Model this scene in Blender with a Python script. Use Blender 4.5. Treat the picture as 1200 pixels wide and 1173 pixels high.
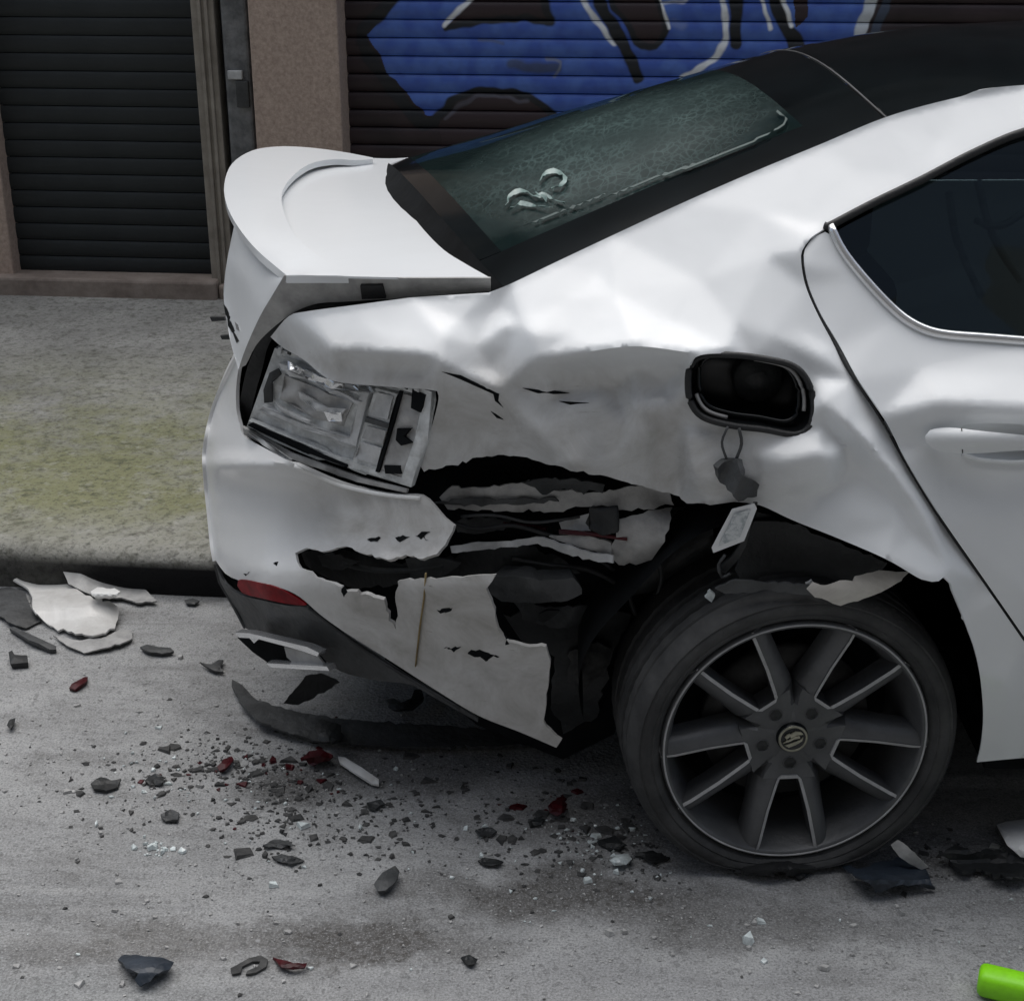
import bpy, bmesh, math, random
import numpy as np
from mathutils import Vector, Matrix
from mathutils.geometry import delaunay_2d_cdt
for o in list(bpy.data.objects): bpy.data.objects.remove(o)
scene = bpy.context.scene
COL = scene.collection
# ------------------------------------------------------------------ camera
FPX = 1706.53; PITCH = 0.385676; YAW = -0.033981
CAMP = np.array([-0.43155, -2.27873, 1.66610])
PSI = -0.062662                      # heading of the street against the car
cd = bpy.data.cameras.new('camera'); cam = bpy.data.objects.new('camera', cd); COL.objects.link(cam)
cam.location = CAMP; cam.rotation_euler = (math.pi/2-PITCH, 0, -YAW)
cd.sensor_fit = 'HORIZONTAL'; cd.sensor_width = 36; cd.lens = FPX/1200*36; cd.clip_start = .05; cd.clip_end = 400
scene.camera = cam
# ------------------------------------------------------------------ sky, sun, exposure
SUN_EL, SUN_AZ = math.radians(66), math.radians(-8)   # azimuth from +y towards +x
world = bpy.data.worlds.new('World'); scene.world = world; world.use_nodes = True
wn = world.node_tree.nodes; wl = world.node_tree.links; wn.clear()
sky = wn.new('ShaderNodeTexSky'); sky.sky_type = 'NISHITA'; sky.sun_disc = False
sky.sun_elevation = SUN_EL; sky.sun_rotation = SUN_AZ; sky.dust_density = 3; sky.air_density = 1.0
hs = wn.new('ShaderNodeHueSaturation'); hs.inputs['Saturation'].default_value = .72
bg = wn.new('ShaderNodeBackground'); bg.inputs['Strength'].default_value = .05
wo = wn.new('ShaderNodeOutputWorld')
wl.new(sky.outputs[0], hs.inputs['Color']); wl.new(hs.outputs[0], bg.inputs[0]); wl.new(bg.outputs[0], wo.inputs[0])
sd = bpy.data.lights.new('sun', 'SUN'); sd.energy = 1.6; sd.angle = math.radians(85); sd.color = (1, .985, .96)
sun = bpy.data.objects.new('sun', sd); COL.objects.link(sun)
sv = Vector((math.sin(SUN_AZ)*math.cos(SUN_EL), math.cos(SUN_AZ)*math.cos(SUN_EL), math.sin(SUN_EL)))
sun.rotation_euler = sv.to_track_quat('Z', 'Y').to_euler()
vs = scene.view_settings; vs.view_transform = 'Standard'; vs.look = 'None'; vs.gamma = 1; vs.use_curve_mapping = False
vs.exposure = 1.04
# ------------------------------------------------------------------ pixel <-> place
_r = np.array([math.cos(YAW), -math.sin(YAW), 0.]); _f = np.array([math.sin(YAW)*math.cos(PITCH), math.cos(YAW)*math.cos(PITCH), -math.sin(PITCH)])
_u = np.cross(_r, _f)
def ray(px, py):
    px = np.asarray(px, float); py = np.asarray(py, float)
    return _r*(px[..., None]-600) - _u*(py[..., None]-586.5) + _f*FPX
def at_y(px, py, y):
    d = ray(px, py); t = (np.asarray(y)-CAMP[1])/d[..., 1]; return CAMP + t[..., None]*d
def at_z(px, py, z):
    d = ray(px, py); t = (np.asarray(z)-CAMP[2])/d[..., 2]; return CAMP + t[..., None]*d
def pix(P):
    P = np.asarray(P, float)-CAMP; d = P@_f
    return np.stack([600+FPX*(P@_r)/d, 586.5-FPX*(P@_u)/d], -1)
CP, SP = math.cos(PSI), math.sin(PSI)
def street(s, t, z): return (CP*s-SP*t, SP*s+CP*t, z)
def at_t(px, py, t):
    d = ray(px, py); n = np.array([-SP, CP, 0]); k = (t-n@CAMP)/(d@n); P = CAMP + k[..., None]*d
    return P
def st(px, py, t):
    P = at_t(np.array(float(px)), np.array(float(py)), t); return (CP*P[0]+SP*P[1], P[2])
# ------------------------------------------------------------------ materials
def newmat(name):
    m = bpy.data.materials.new(name); m.use_nodes = True
    nt = m.node_tree; b = nt.nodes['Principled BSDF']; return m, nt, b
def rgb(c): return (c[0], c[1], c[2], 1)
def grain(name, base, rough=.6, var=.25, scale=8, detail=6, bump=0., bscale=40, spec=.5, metal=0, coat=0, second=None, lo=.35, hi=.65, coords='Object', bdist=.01):
    m, nt, b = newmat(name); N = nt.nodes; L = nt.links
    tc = N.new('ShaderNodeTexCoord')
    n1 = N.new('ShaderNodeTexNoise'); n1.inputs['Scale'].default_value = scale; n1.inputs['Detail'].default_value = detail; n1.inputs['Roughness'].default_value = .65
    L.new(tc.outputs[coords], n1.inputs['Vector'])
    cr = N.new('ShaderNodeValToRGB'); cr.color_ramp.elements[0].position = lo; cr.color_ramp.elements[1].position = hi
    c2 = second or tuple(min(1, x*(1+var)) for x in base); c1 = base if second else tuple(x*(1-var) for x in base)
    cr.color_ramp.elements[0].color = rgb(c1); cr.color_ramp.elements[1].color = rgb(c2)
    L.new(n1.outputs['Fac'], cr.inputs[0]); L.new(cr.outputs[0], b.inputs['Base Color'])
    b.inputs['Roughness'].default_value = rough; b.inputs['Metallic'].default_value = metal
    b.inputs['Specular IOR Level'].default_value = spec; b.inputs['Coat Weight'].default_value = coat; b.inputs['Coat Roughness'].default_value = .04
    if bump:
        n2 = N.new('ShaderNodeTexNoise'); n2.inputs['Scale'].default_value = bscale; n2.inputs['Detail'].default_value = 5
        L.new(tc.outputs[coords], n2.inputs['Vector'])
        bp = N.new('ShaderNodeBump'); bp.inputs['Strength'].default_value = bump; bp.inputs['Distance'].default_value = bdist
        L.new(n2.outputs['Fac'], bp.inputs['Height']); L.new(bp.outputs[0], b.inputs['Normal'])
    return m
def paint(name, base, dirt, dirt_amt, rough=.3, coat=.8, scratch=.0, dscale=3.0):
    """car paint under clear coat with a film of road dirt"""
    m, nt, b = newmat(name); N = nt.nodes; L = nt.links
    tc = N.new('ShaderNodeTexCoord')
    n1 = N.new('ShaderNodeTexNoise'); n1.inputs['Scale'].default_value = dscale; n1.inputs['Detail'].default_value = 8; n1.inputs['Roughness'].default_value = .7
    n1.inputs['Distortion'].default_value = .6
    L.new(tc.outputs['Object'], n1.inputs['Vector'])
    mr = N.new('ShaderNodeMapRange'); mr.inputs['From Min'].default_value = .38; mr.inputs['From Max'].default_value = .75
    mr.inputs['To Max'].default_value = dirt_amt; L.new(n1.outputs['Fac'], mr.inputs[0])
    fac = mr.outputs[0]
    if scratch:
        mp = N.new('ShaderNodeMapping'); mp.inputs['Rotation'].default_value = (0, .35, .3); mp.inputs['Scale'].default_value = (6, 30, 60)
        L.new(tc.outputs['Object'], mp.inputs[0])
        n3 = N.new('ShaderNodeTexNoise'); n3.inputs['Scale'].default_value = 2.2; n3.inputs['Detail'].default_value = 9; n3.inputs['Roughness'].default_value = .75
        L.new(mp.outputs[0], n3.inputs['Vector'])
        m3 = N.new('ShaderNodeMapRange'); m3.inputs['From Min'].default_value = .60; m3.inputs['From Max'].default_value = .72; m3.inputs['To Max'].default_value = scratch
        L.new(n3.outputs['Fac'], m3.inputs[0])
        mx0 = N.new('ShaderNodeMath'); mx0.operation = 'MAXIMUM'; L.new(fac, mx0.inputs[0]); L.new(m3.outputs[0], mx0.inputs[1]); fac = mx0.outputs[0]
    mx = N.new('ShaderNodeMix'); mx.data_type = 'RGBA'; mx.inputs['A'].default_value = rgb(base); mx.inputs['B'].default_value = rgb(dirt)
    L.new(fac, mx.inputs['Factor']); L.new(mx.outputs['Result'], b.inputs['Base Color'])
    mrr = N.new('ShaderNodeMapRange'); mrr.inputs['To Min'].default_value = rough; mrr.inputs['To Max'].default_value = .75
    L.new(fac, mrr.inputs[0]); L.new(mrr.outputs[0], b.inputs['Roughness'])
    b.inputs['Coat Weight'].default_value = coat; b.inputs['Coat Roughness'].default_value = .12
    nb = N.new('ShaderNodeTexNoise'); nb.inputs['Scale'].default_value = 14; nb.inputs['Detail'].default_value = 3; L.new(tc.outputs['Object'], nb.inputs['Vector'])
    bp = N.new('ShaderNodeBump'); bp.inputs['Strength'].default_value = .05; bp.inputs['Distance'].default_value = .006
    L.new(nb.outputs['Fac'], bp.inputs['Height']); L.new(bp.outputs[0], b.inputs['Normal'])
    return m
M = {}
M['white'] = paint('white_paint', (.76, .785, .80), (.46, .45, .43), .14, coat=.32)
M['scuffed'] = paint('scuffed_white_paint', (.66, .66, .645), (.22, .20, .18), .6, rough=.4, coat=.4, scratch=.5, dscale=7)
def scuffed_shaded(name='scuffed_shaded_white_paint', z0=1.02, z1=.94, x0=.02, x1=-.14, dirt=(.36, .35, .33), base=(.76, .785, .80), sc=11):  # dirt: grey of scuffs and dirt, on the flank also of painted shading
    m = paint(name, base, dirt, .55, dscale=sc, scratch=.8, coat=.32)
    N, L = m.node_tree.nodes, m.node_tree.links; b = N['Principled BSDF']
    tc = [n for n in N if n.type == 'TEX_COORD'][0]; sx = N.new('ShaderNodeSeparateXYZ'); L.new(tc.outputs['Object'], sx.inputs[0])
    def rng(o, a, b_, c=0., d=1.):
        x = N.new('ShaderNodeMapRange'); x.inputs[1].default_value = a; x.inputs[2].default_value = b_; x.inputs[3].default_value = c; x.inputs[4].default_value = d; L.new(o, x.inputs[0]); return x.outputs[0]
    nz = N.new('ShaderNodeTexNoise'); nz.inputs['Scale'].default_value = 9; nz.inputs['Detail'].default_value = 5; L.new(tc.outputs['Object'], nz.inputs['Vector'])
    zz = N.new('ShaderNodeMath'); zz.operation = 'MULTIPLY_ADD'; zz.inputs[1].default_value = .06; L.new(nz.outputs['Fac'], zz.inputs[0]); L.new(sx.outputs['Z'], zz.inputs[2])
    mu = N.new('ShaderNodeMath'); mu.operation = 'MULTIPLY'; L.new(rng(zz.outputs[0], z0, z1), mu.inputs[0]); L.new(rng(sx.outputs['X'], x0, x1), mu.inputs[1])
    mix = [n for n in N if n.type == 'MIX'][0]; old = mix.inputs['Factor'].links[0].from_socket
    # greyed zone: scuffs and dirt, on the flank also painted shading; white elsewhere
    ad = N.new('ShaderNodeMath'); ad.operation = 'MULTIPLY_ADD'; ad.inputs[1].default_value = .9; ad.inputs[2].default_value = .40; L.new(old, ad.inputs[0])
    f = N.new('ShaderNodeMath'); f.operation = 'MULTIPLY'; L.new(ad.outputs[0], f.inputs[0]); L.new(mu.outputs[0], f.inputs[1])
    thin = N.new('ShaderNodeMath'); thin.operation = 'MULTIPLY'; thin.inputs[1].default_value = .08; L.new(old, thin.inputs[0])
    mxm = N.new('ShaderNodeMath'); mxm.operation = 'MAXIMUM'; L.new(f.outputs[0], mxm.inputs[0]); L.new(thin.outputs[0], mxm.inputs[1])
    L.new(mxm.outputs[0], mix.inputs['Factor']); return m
M['scuffed_shaded'] = scuffed_shaded()
M['bumper'] = scuffed_shaded('dirty_bumper_paint', 2., 1.9, -.98, -.80, (.24, .225, .20), (.76, .77, .77), 10)
M['dirty'] = paint('dirty_white_plastic', (.60, .58, .54), (.20, .18, .155), .65, rough=.55, coat=.1, scratch=.5, dscale=9)
M['torn'] = paint('torn_white_edge', (.82, .83, .82), (.4, .38, .35), .4, rough=.5, coat=.1, dscale=14)
M['black_gloss'] = grain('black_gloss', (.005, .007, .008), .08, .3, 5, spec=.45)
M['black_plastic'] = grain('black_plastic', (.016, .018, .019), .55, .4, 12, bump=.25, bscale=70)
M['black_rubber'] = grain('black_rubber', (.012, .013, .014), .6, .3, 20, bump=.2, bscale=90)
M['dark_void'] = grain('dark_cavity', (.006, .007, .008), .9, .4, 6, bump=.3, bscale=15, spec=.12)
M['dark_grey'] = grain('dark_grey_plastic', (.045, .048, .050), .55, .35, 14, bump=.3, bscale=60)
M['dark_blue'] = grain('dark_blue_plastic', (.020, .028, .040), .45, .4, 14, bump=.4, bscale=40)
M['tyre'] = grain('tyre_rubber', (.022, .023, .024), .72, .35, 9, bump=.3, bscale=60, second=(.075, .076, .076), lo=.4, hi=.8)
M['alloy'] = grain('graphite_alloy', (.085, .088, .092), .42, .2, 12, bump=.1, bscale=120, metal=.2)
M['machined'] = grain('machined_alloy', (.38, .385, .39), .5, .2, 30, metal=.1)
M['brake'] = grain('brake_iron', (.03, .03, .03), .6, .4, 30)
M['steel'] = grain('bare_bent_steel', (.40, .41, .415), .5, .4, 18, bump=.4, bscale=35, second=(.62, .63, .63))
M['primer'] = grain('grey_highlight_and_shade', (.27, .27, .268), .55, .4, 16, bump=.3, bscale=40, second=(.46, .46, .45))
M['lamp_grey'] = grain('lamp_housing_grey', (.36, .375, .375), .3, .5, 26, bump=.6, bscale=45, second=(.72, .74, .74), lo=.32, hi=.7)
M['chrome'] = grain('chrome', (.78, .79, .80), .22, .08, 12, metal=.8)
M['red'] = grain('red_lens', (.20, .003, .008), .5, .35, 30, spec=.15)
M['red_dark'] = grain('dark_red_lens', (.050, .004, .007), .4, .4, 30, spec=.3)
M['wood'] = grain('yellow_strip', (.23, .17, .07), .6, .3, 30)
M['green'] = grain('lime_green_plastic', (.25, .72, .008), .45, .12, 20, bump=.1, bscale=60)
M['glass_crumb'] = grain('glass_crumbs', (.62, .68, .68), .12, .2, 60)
M['gold'] = grain('emblem_metal', (.33, .32, .25), .35, .2, 60, metal=.5)
# dark tinted glass: see-through, mirror-like on top
def tinted(name, tint, rough=.03, see=.8):
    m, nt, b = newmat(name); N = nt.nodes; L = nt.links
    tr = N.new('ShaderNodeBsdfTransparent'); tr.inputs[0].default_value = rgb(tint)
    gl = N.new('ShaderNodeBsdfGlossy'); gl.inputs['Roughness'].default_value = rough; gl.inputs['Color'].default_value = (.8, .9, .9, 1)
    fr = N.new('ShaderNodeFresnel'); fr.inputs['IOR'].default_value = 1.5
    ge = N.new('ShaderNodeNewGeometry')
    # same reflectance from either side of the pane
    mxs = N.new('ShaderNodeMixShader'); L.new(fr.outputs[0], mxs.inputs[0]); L.new(tr.outputs[0], mxs.inputs[1]); L.new(gl.outputs[0], mxs.inputs[2])
    out = [n for n in N if n.type == 'OUTPUT_MATERIAL'][0]
    L.new(mxs.outputs[0], out.inputs['Surface']); return m
M['glass'] = tinted('tinted_glass', (.20, .25, .25))
M['side_glass'] = tinted('dark_side_glass', (.30, .36, .37))
def rear_glass():
    """dark glass with a film of teal dust, crazed through its middle"""
    m, nt, b = newmat('crazed_rear_glass'); N = nt.nodes; L = nt.links
    tc = N.new('ShaderNodeTexCoord'); P = tc.outputs['Object']
    def rng(o, a, b_, c=0., d=1.):
        x = N.new('ShaderNodeMapRange'); x.inputs[1].default_value = a; x.inputs[2].default_value = b_; x.inputs[3].default_value = c; x.inputs[4].default_value = d; L.new(o, x.inputs[0]); return x.outputs[0]
    nz = N.new('ShaderNodeTexNoise'); nz.inputs['Scale'].default_value = 5; nz.inputs['Detail'].default_value = 6; nz.inputs['Roughness'].default_value = .65; L.new(P, nz.inputs['Vector'])
    wv = N.new('ShaderNodeVectorMath'); wv.operation = 'MULTIPLY_ADD'; wv.inputs[1].default_value = (.22, .22, .1); L.new(nz.outputs['Color'], wv.inputs[0]); L.new(P, wv.inputs[2])
    mp = N.new('ShaderNodeMapping'); mp.vector_type = 'TEXTURE'; mp.inputs['Location'].default_value = (-.34+.11, .72+.11, 1.22+.05); mp.inputs['Rotation'].default_value = (0, 0, .25); mp.inputs['Scale'].default_value = (.33, .36, .6)
    L.new(wv.outputs[0], mp.inputs[0]); ln = N.new('ShaderNodeVectorMath'); ln.operation = 'LENGTH'; L.new(mp.outputs[0], ln.inputs[0])
    mask = rng(ln.outputs['Value'], 1.15, .45)
    # irregular net of cracks, two sizes
    w2 = N.new('ShaderNodeVectorMath'); w2.operation = 'MULTIPLY_ADD'; w2.inputs[1].default_value = (.03, .03, .03); n3 = N.new('ShaderNodeTexNoise'); n3.inputs['Scale'].default_value = 22; L.new(P, n3.inputs['Vector']); L.new(n3.outputs['Color'], w2.inputs[0]); L.new(P, w2.inputs[2])
    def net(sc):
        q = N.new('ShaderNodeMapping'); q.inputs['Rotation'].default_value = (0, 0, .6); q.inputs['Scale'].default_value = (sc, sc*.6, sc*.6); L.new(w2.outputs[0], q.inputs[0])
        v = N.new('ShaderNodeTexVoronoi'); v.feature = 'DISTANCE_TO_EDGE'; v.inputs['Scale'].default_value = 1; L.new(q.outputs[0], v.inputs['Vector']); return v.outputs['Distance']
    cr = N.new('ShaderNodeMath'); cr.operation = 'MAXIMUM'; L.new(rng(net(60), .0, .12, 1, 0), cr.inputs[0]); L.new(rng(net(22), .0, .04, 1, 0), cr.inputs[1])
    n2 = N.new('ShaderNodeTexNoise'); n2.inputs['Scale'].default_value = 9; n2.inputs['Detail'].default_value = 5; L.new(P, n2.inputs['Vector'])
    m2 = N.new('ShaderNodeMath'); m2.operation = 'MULTIPLY'; L.new(cr.outputs[0], m2.inputs[0]); L.new(rng(n2.outputs['Fac'], .36, .62, .15, 1), m2.inputs[1])
    mx = N.new('ShaderNodeMix'); mx.data_type = 'RGBA'; mx.inputs['A'].default_value = (.022, .042, .041, 1); mx.inputs['B'].default_value = (.08, .13, .125, 1); L.new(m2.outputs[0], mx.inputs['Factor'])
    L.new(mx.outputs['Result'], b.inputs['Base Color']); b.inputs['Roughness'].default_value = .3
    tr = N.new('ShaderNodeBsdfTransparent'); tr.inputs[0].default_value = (.22, .30, .29, 1)
    df = N.new('ShaderNodeBsdfDiffuse'); df.inputs[0].default_value = (.022, .042, .042, 1)
    gl = N.new('ShaderNodeBsdfGlossy'); gl.inputs['Roughness'].default_value = .05; gl.inputs['Color'].default_value = (.75, .9, .88, 1)
    fr = N.new('ShaderNodeFresnel'); fr.inputs['IOR'].default_value = 1.45
    m0 = N.new('ShaderNodeMixShader'); m0.inputs[0].default_value = .30; L.new(tr.outputs[0], m0.inputs[1]); L.new(df.outputs[0], m0.inputs[2])
    m1 = N.new('ShaderNodeMixShader'); L.new(rng(fr.outputs[0], 0, 1, 0, .6), m1.inputs[0]); L.new(m0.outputs[0], m1.inputs[1]); L.new(gl.outputs[0], m1.inputs[2])
    mk = N.new('ShaderNodeMath'); mk.operation = 'MULTIPLY'; L.new(mask, mk.inputs[0]); mk.inputs[1].default_value = .85
    mxs = N.new('ShaderNodeMixShader'); L.new(mk.outputs[0], mxs.inputs[0]); L.new(m1.outputs[0], mxs.inputs[1]); L.new(b.outputs[0], mxs.inputs[2])
    out = [n for n in N if n.type == 'OUTPUT_MATERIAL'][0]; L.new(mxs.outputs[0], out.inputs['Surface']); return m
M['glass'] = rear_glass()
# ------------------------------------------------------------------ objects
def link(o, parent=None):
    COL.objects.link(o)
    if parent is not None: o.parent = parent
    return o
def empty(name, loc=(0, 0, 0)):
    o = bpy.data.objects.new(name, None); o.location = loc; o.empty_display_size = .1; return link(o)
def tag(o, label=None, cat=None, group=None, kind=None):
    if label: o['label'] = label
    if cat: o['category'] = cat
    if group: o['group'] = group
    if kind: o['kind'] = kind
    return o
def mesh(name, V, F, mat, parent=None, smooth=True, thick=0, bevel=0, sharp=None, mats=None, fm=None):
    me = bpy.data.meshes.new(name); me.from_pydata([tuple(map(float, v)) for v in V], [], [tuple(map(int, f)) for f in F])
    for mm in (mats or [mat]): me.materials.append(mm)
    if fm is not None: me.polygons.foreach_set('material_index', fm)
    me.polygons.foreach_set('use_smooth', [smooth]*len(me.polygons)); me.update()
    o = link(bpy.data.objects.new(name, me), parent)
    if sharp: 
        me.set_sharp_from_angle(angle=math.radians(sharp))
    if thick:
        md = o.modifiers.new('thickness', 'SOLIDIFY'); md.thickness = thick; md.offset = -1; md.use_even_offset = False
        es = o.modifiers.new('crisp_edges', 'EDGE_SPLIT'); es.split_angle = math.radians(58); es.use_edge_sharp = False
    if bevel:
        md = o.modifiers.new('bevel', 'BEVEL'); md.width = bevel; md.segments = 2; md.limit_method = 'ANGLE'; md.angle_limit = math.radians(35)
    return o
def boxm(lo, hi):
    (a, b, c), (d, e, f) = lo, hi
    V = [(a, b, c), (d, b, c), (d, e, c), (a, e, c), (a, b, f), (d, b, f), (d, e, f), (a, e, f)]
    F = [(0, 3, 2, 1), (4, 5, 6, 7), (0, 1, 5, 4), (1, 2, 6, 5), (2, 3, 7, 6), (3, 0, 4, 7)]
    return V, F
def sbox(name, s0, s1, t0, t1, z0, z1, mat, parent=None, bevel=.004):
    V, F = boxm((s0, t0, z0), (s1, t1, z1)); return mesh(name, [street(*v) for v in V], F, mat, parent, smooth=False, bevel=bevel)
def tube(name, pts, rad, mat, parent=None, n=8, cyclic=False, squash=1.0):
    P = [Vector(p) for p in pts]; V = []; F = []; m = len(P)
    rad = rad if hasattr(rad, '__len__') else [rad]*m
    for i, p in enumerate(P):
        a = P[(i-1) % m] if (cyclic or i > 0) else p; b = P[(i+1) % m] if (cyclic or i < m-1) else p
        d = (b-a).normalized(); up = Vector((0, 0, 1)) if abs(d.z) < .9 else Vector((0, 1, 0))
        s = d.cross(up).normalized(); q = s.cross(d)
        for k in range(n):
            t = 2*math.pi*k/n; V.append(p + (s*math.cos(t)*squash + q*math.sin(t))*rad[i])
    for i in range(m if cyclic else m-1):
        j = (i+1) % m
        for k in range(n): F.append((i*n+k, i*n+(k+1) % n, j*n+(k+1) % n, j*n+k))
    if not cyclic: F.append(tuple(range(n-1, -1, -1))); F.append(tuple((m-1)*n+k for k in range(n)))
    return mesh(name, V, F, mat, parent)
def cat(pts, step=6, closed=False):
    """Catmull-Rom resample of a pixel polyline"""
    P = np.array(pts, float); n = len(P); out = []
    for i in range(n if closed else n-1):
        p1, p2 = P[i], P[(i+1) % n]
        p0 = P[(i-1) % n] if (closed or i > 0) else 2*p1-p2
        p3 = P[(i+2) % n] if (closed or i+2 < n) else 2*p2-p1
        k = max(1, int(np.linalg.norm(p2-p1)/step))
        for j in range(k):
            t = j/k; out.append(.5*((2*p1)+(-p0+p2)*t+(2*p0-5*p1+4*p2-p3)*t*t+(-p0+3*p1-3*p2+p3)*t**3))
    if not closed: out.append(P[-1])
    return [tuple(q) for q in out]
_rng = np.random.default_rng(5)
def torn(pts, step=5, amp=2.0):
    """ragged resample of a torn edge"""
    P = np.array(pts, float); out = []
    for i in range(len(P)-1):
        k = max(1, int(np.linalg.norm(P[i+1]-P[i])/step))
        for j in range(k):
            q = P[i]+(P[i+1]-P[i])*j/k
            if j: q = q+_rng.normal(0, amp, P.shape[1])
            out.append(tuple(q))
    out.append(tuple(P[-1])); return out
def inpoly(X, Y, poly):
    poly = np.asarray(poly); r = np.zeros(X.shape, bool); n = len(poly)
    for i in range(n):
        x1, y1 = poly[i]; x2, y2 = poly[i-1]
        if y1 == y2: continue
        c = ((y1 > Y) != (y2 > Y)) & (X < (x2-x1)*(Y-y1)/(y2-y1)+x1); r ^= c
    return r
def blur(A, s):
    if s <= 0: return A
    k = int(3*s)+1; w = np.exp(-.5*(np.arange(-k, k+1)/s)**2); w /= w.sum()
    for ax in (0, 1):
        B = np.pad(A, [(k, k) if a == ax else (0, 0) for a in (0, 1)], mode='edge')
        A = sum(w[i]*np.take(B, np.arange(i, i+A.shape[ax]), axis=ax) for i in range(2*k+1))
    return A
class Field:
    """how deep (or high) a sheet lies, from measured points: facets between them with softly rounded folds"""
    def __init__(s, pts, creases=(), sigma=7, g=3.0, noise=()):
        pts = np.array(pts, float); s.g = g
        x0, y0 = pts[:, 0].min()-30, pts[:, 1].min()-30; x1, y1 = pts[:, 0].max()+30, pts[:, 1].max()+30
        s.x0, s.y0 = x0, y0
        nx, ny = int((x1-x0)/g)+2, int((y1-y0)/g)+2
        cx, cy = (x0+x1)/2, (y0+y1)/2
        allp = list(map(tuple, pts))
        for qx in np.linspace(x0-60, x1+60, 9):
            for qy in np.linspace(y0-60, y1+60, 9):
                if qx in (x0-60, x1+60) or qy in (y0-60, y1+60):
                    d = np.hypot(pts[:, 0]-qx, pts[:, 1]-qy); w = 1/(d+1)**4; allp.append((qx, qy, (w*pts[:, 2]).sum()/w.sum()))
        A = np.array(allp)
        ed = [e for c in creases for e in zip(c[:-1], c[1:])]
        v, e, f, ov, oe, of = delaunay_2d_cdt([Vector((q[0], q[1])) for q in A], ed, [], 0, 1e-4)
        val = []
        for i, q in enumerate(v):
            if ov[i]: val.append(A[ov[i][0], 2])
            else:
                d = np.hypot(A[:, 0]-q[0], A[:, 1]-q[1]); w = 1/(d+.1)**3; val.append((w*A[:, 2]).sum()/w.sum())
        Z = np.zeros((ny, nx)); gx = x0+g*np.arange(nx); gy = y0+g*np.arange(ny)
        for t in f:
            for k in range(1, len(t)-1):
                a, b, c = t[0], t[k], t[k+1]
                (ax, ay), (bx, by), (cx_, cy_) = v[a], v[b], v[c]
                i0 = max(0, int((min(ax, bx, cx_)-x0)/g)); i1 = min(nx-1, int((max(ax, bx, cx_)-x0)/g)+1)
                j0 = max(0, int((min(ay, by, cy_)-y0)/g)); j1 = min(ny-1, int((max(ay, by, cy_)-y0)/g)+1)
                if i1 < i0 or j1 < j0: continue
                X, Y = np.meshgrid(gx[i0:i1+1], gy[j0:j1+1])
                D = (by-cy_)*(ax-cx_)+(cx_-bx)*(ay-cy_)
                if abs(D) < 1e-9: continue
                l1 = ((by-cy_)*(X-cx_)+(cx_-bx)*(Y-cy_))/D; l2 = ((cy_-ay)*(X-cx_)+(ax-cx_)*(Y-cy_))/D; l3 = 1-l1-l2
                ok = (l1 >= -1e-6) & (l2 >= -1e-6) & (l3 >= -1e-6)
                Z[j0:j1+1, i0:i1+1][ok] = (l1*val[a]+l2*val[b]+l3*val[c])[ok]
        Z = blur(Z, sigma/g)
        X, Y = np.meshgrid(gx, gy)
        for (poly, amp, scale, seed) in noise:
            rg = np.random.default_rng(seed); R = blur(rg.normal(0, 1, Z.shape), scale/g); R /= R.std()+1e-9
            if seed >= 100: R = blur(np.abs(R), .45)-.8
            mk = blur(inpoly(X, Y, poly).astype(float), 14/g); Z = Z+amp*R*mk
        s.Z = Z
    def __call__(s, px, py):
        fx = np.clip((np.asarray(px)-s.x0)/s.g, 0, s.Z.shape[1]-1.001); fy = np.clip((np.asarray(py)-s.y0)/s.g, 0, s.Z.shape[0]-1.001)
        i = fx.astype(int); j = fy.astype(int); u = fx-i; w = fy-j; Z = s.Z
        return Z[j, i]*(1-u)*(1-w)+Z[j, i+1]*u*(1-w)+Z[j+1, i]*(1-u)*w+Z[j+1, i+1]*u*w
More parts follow.
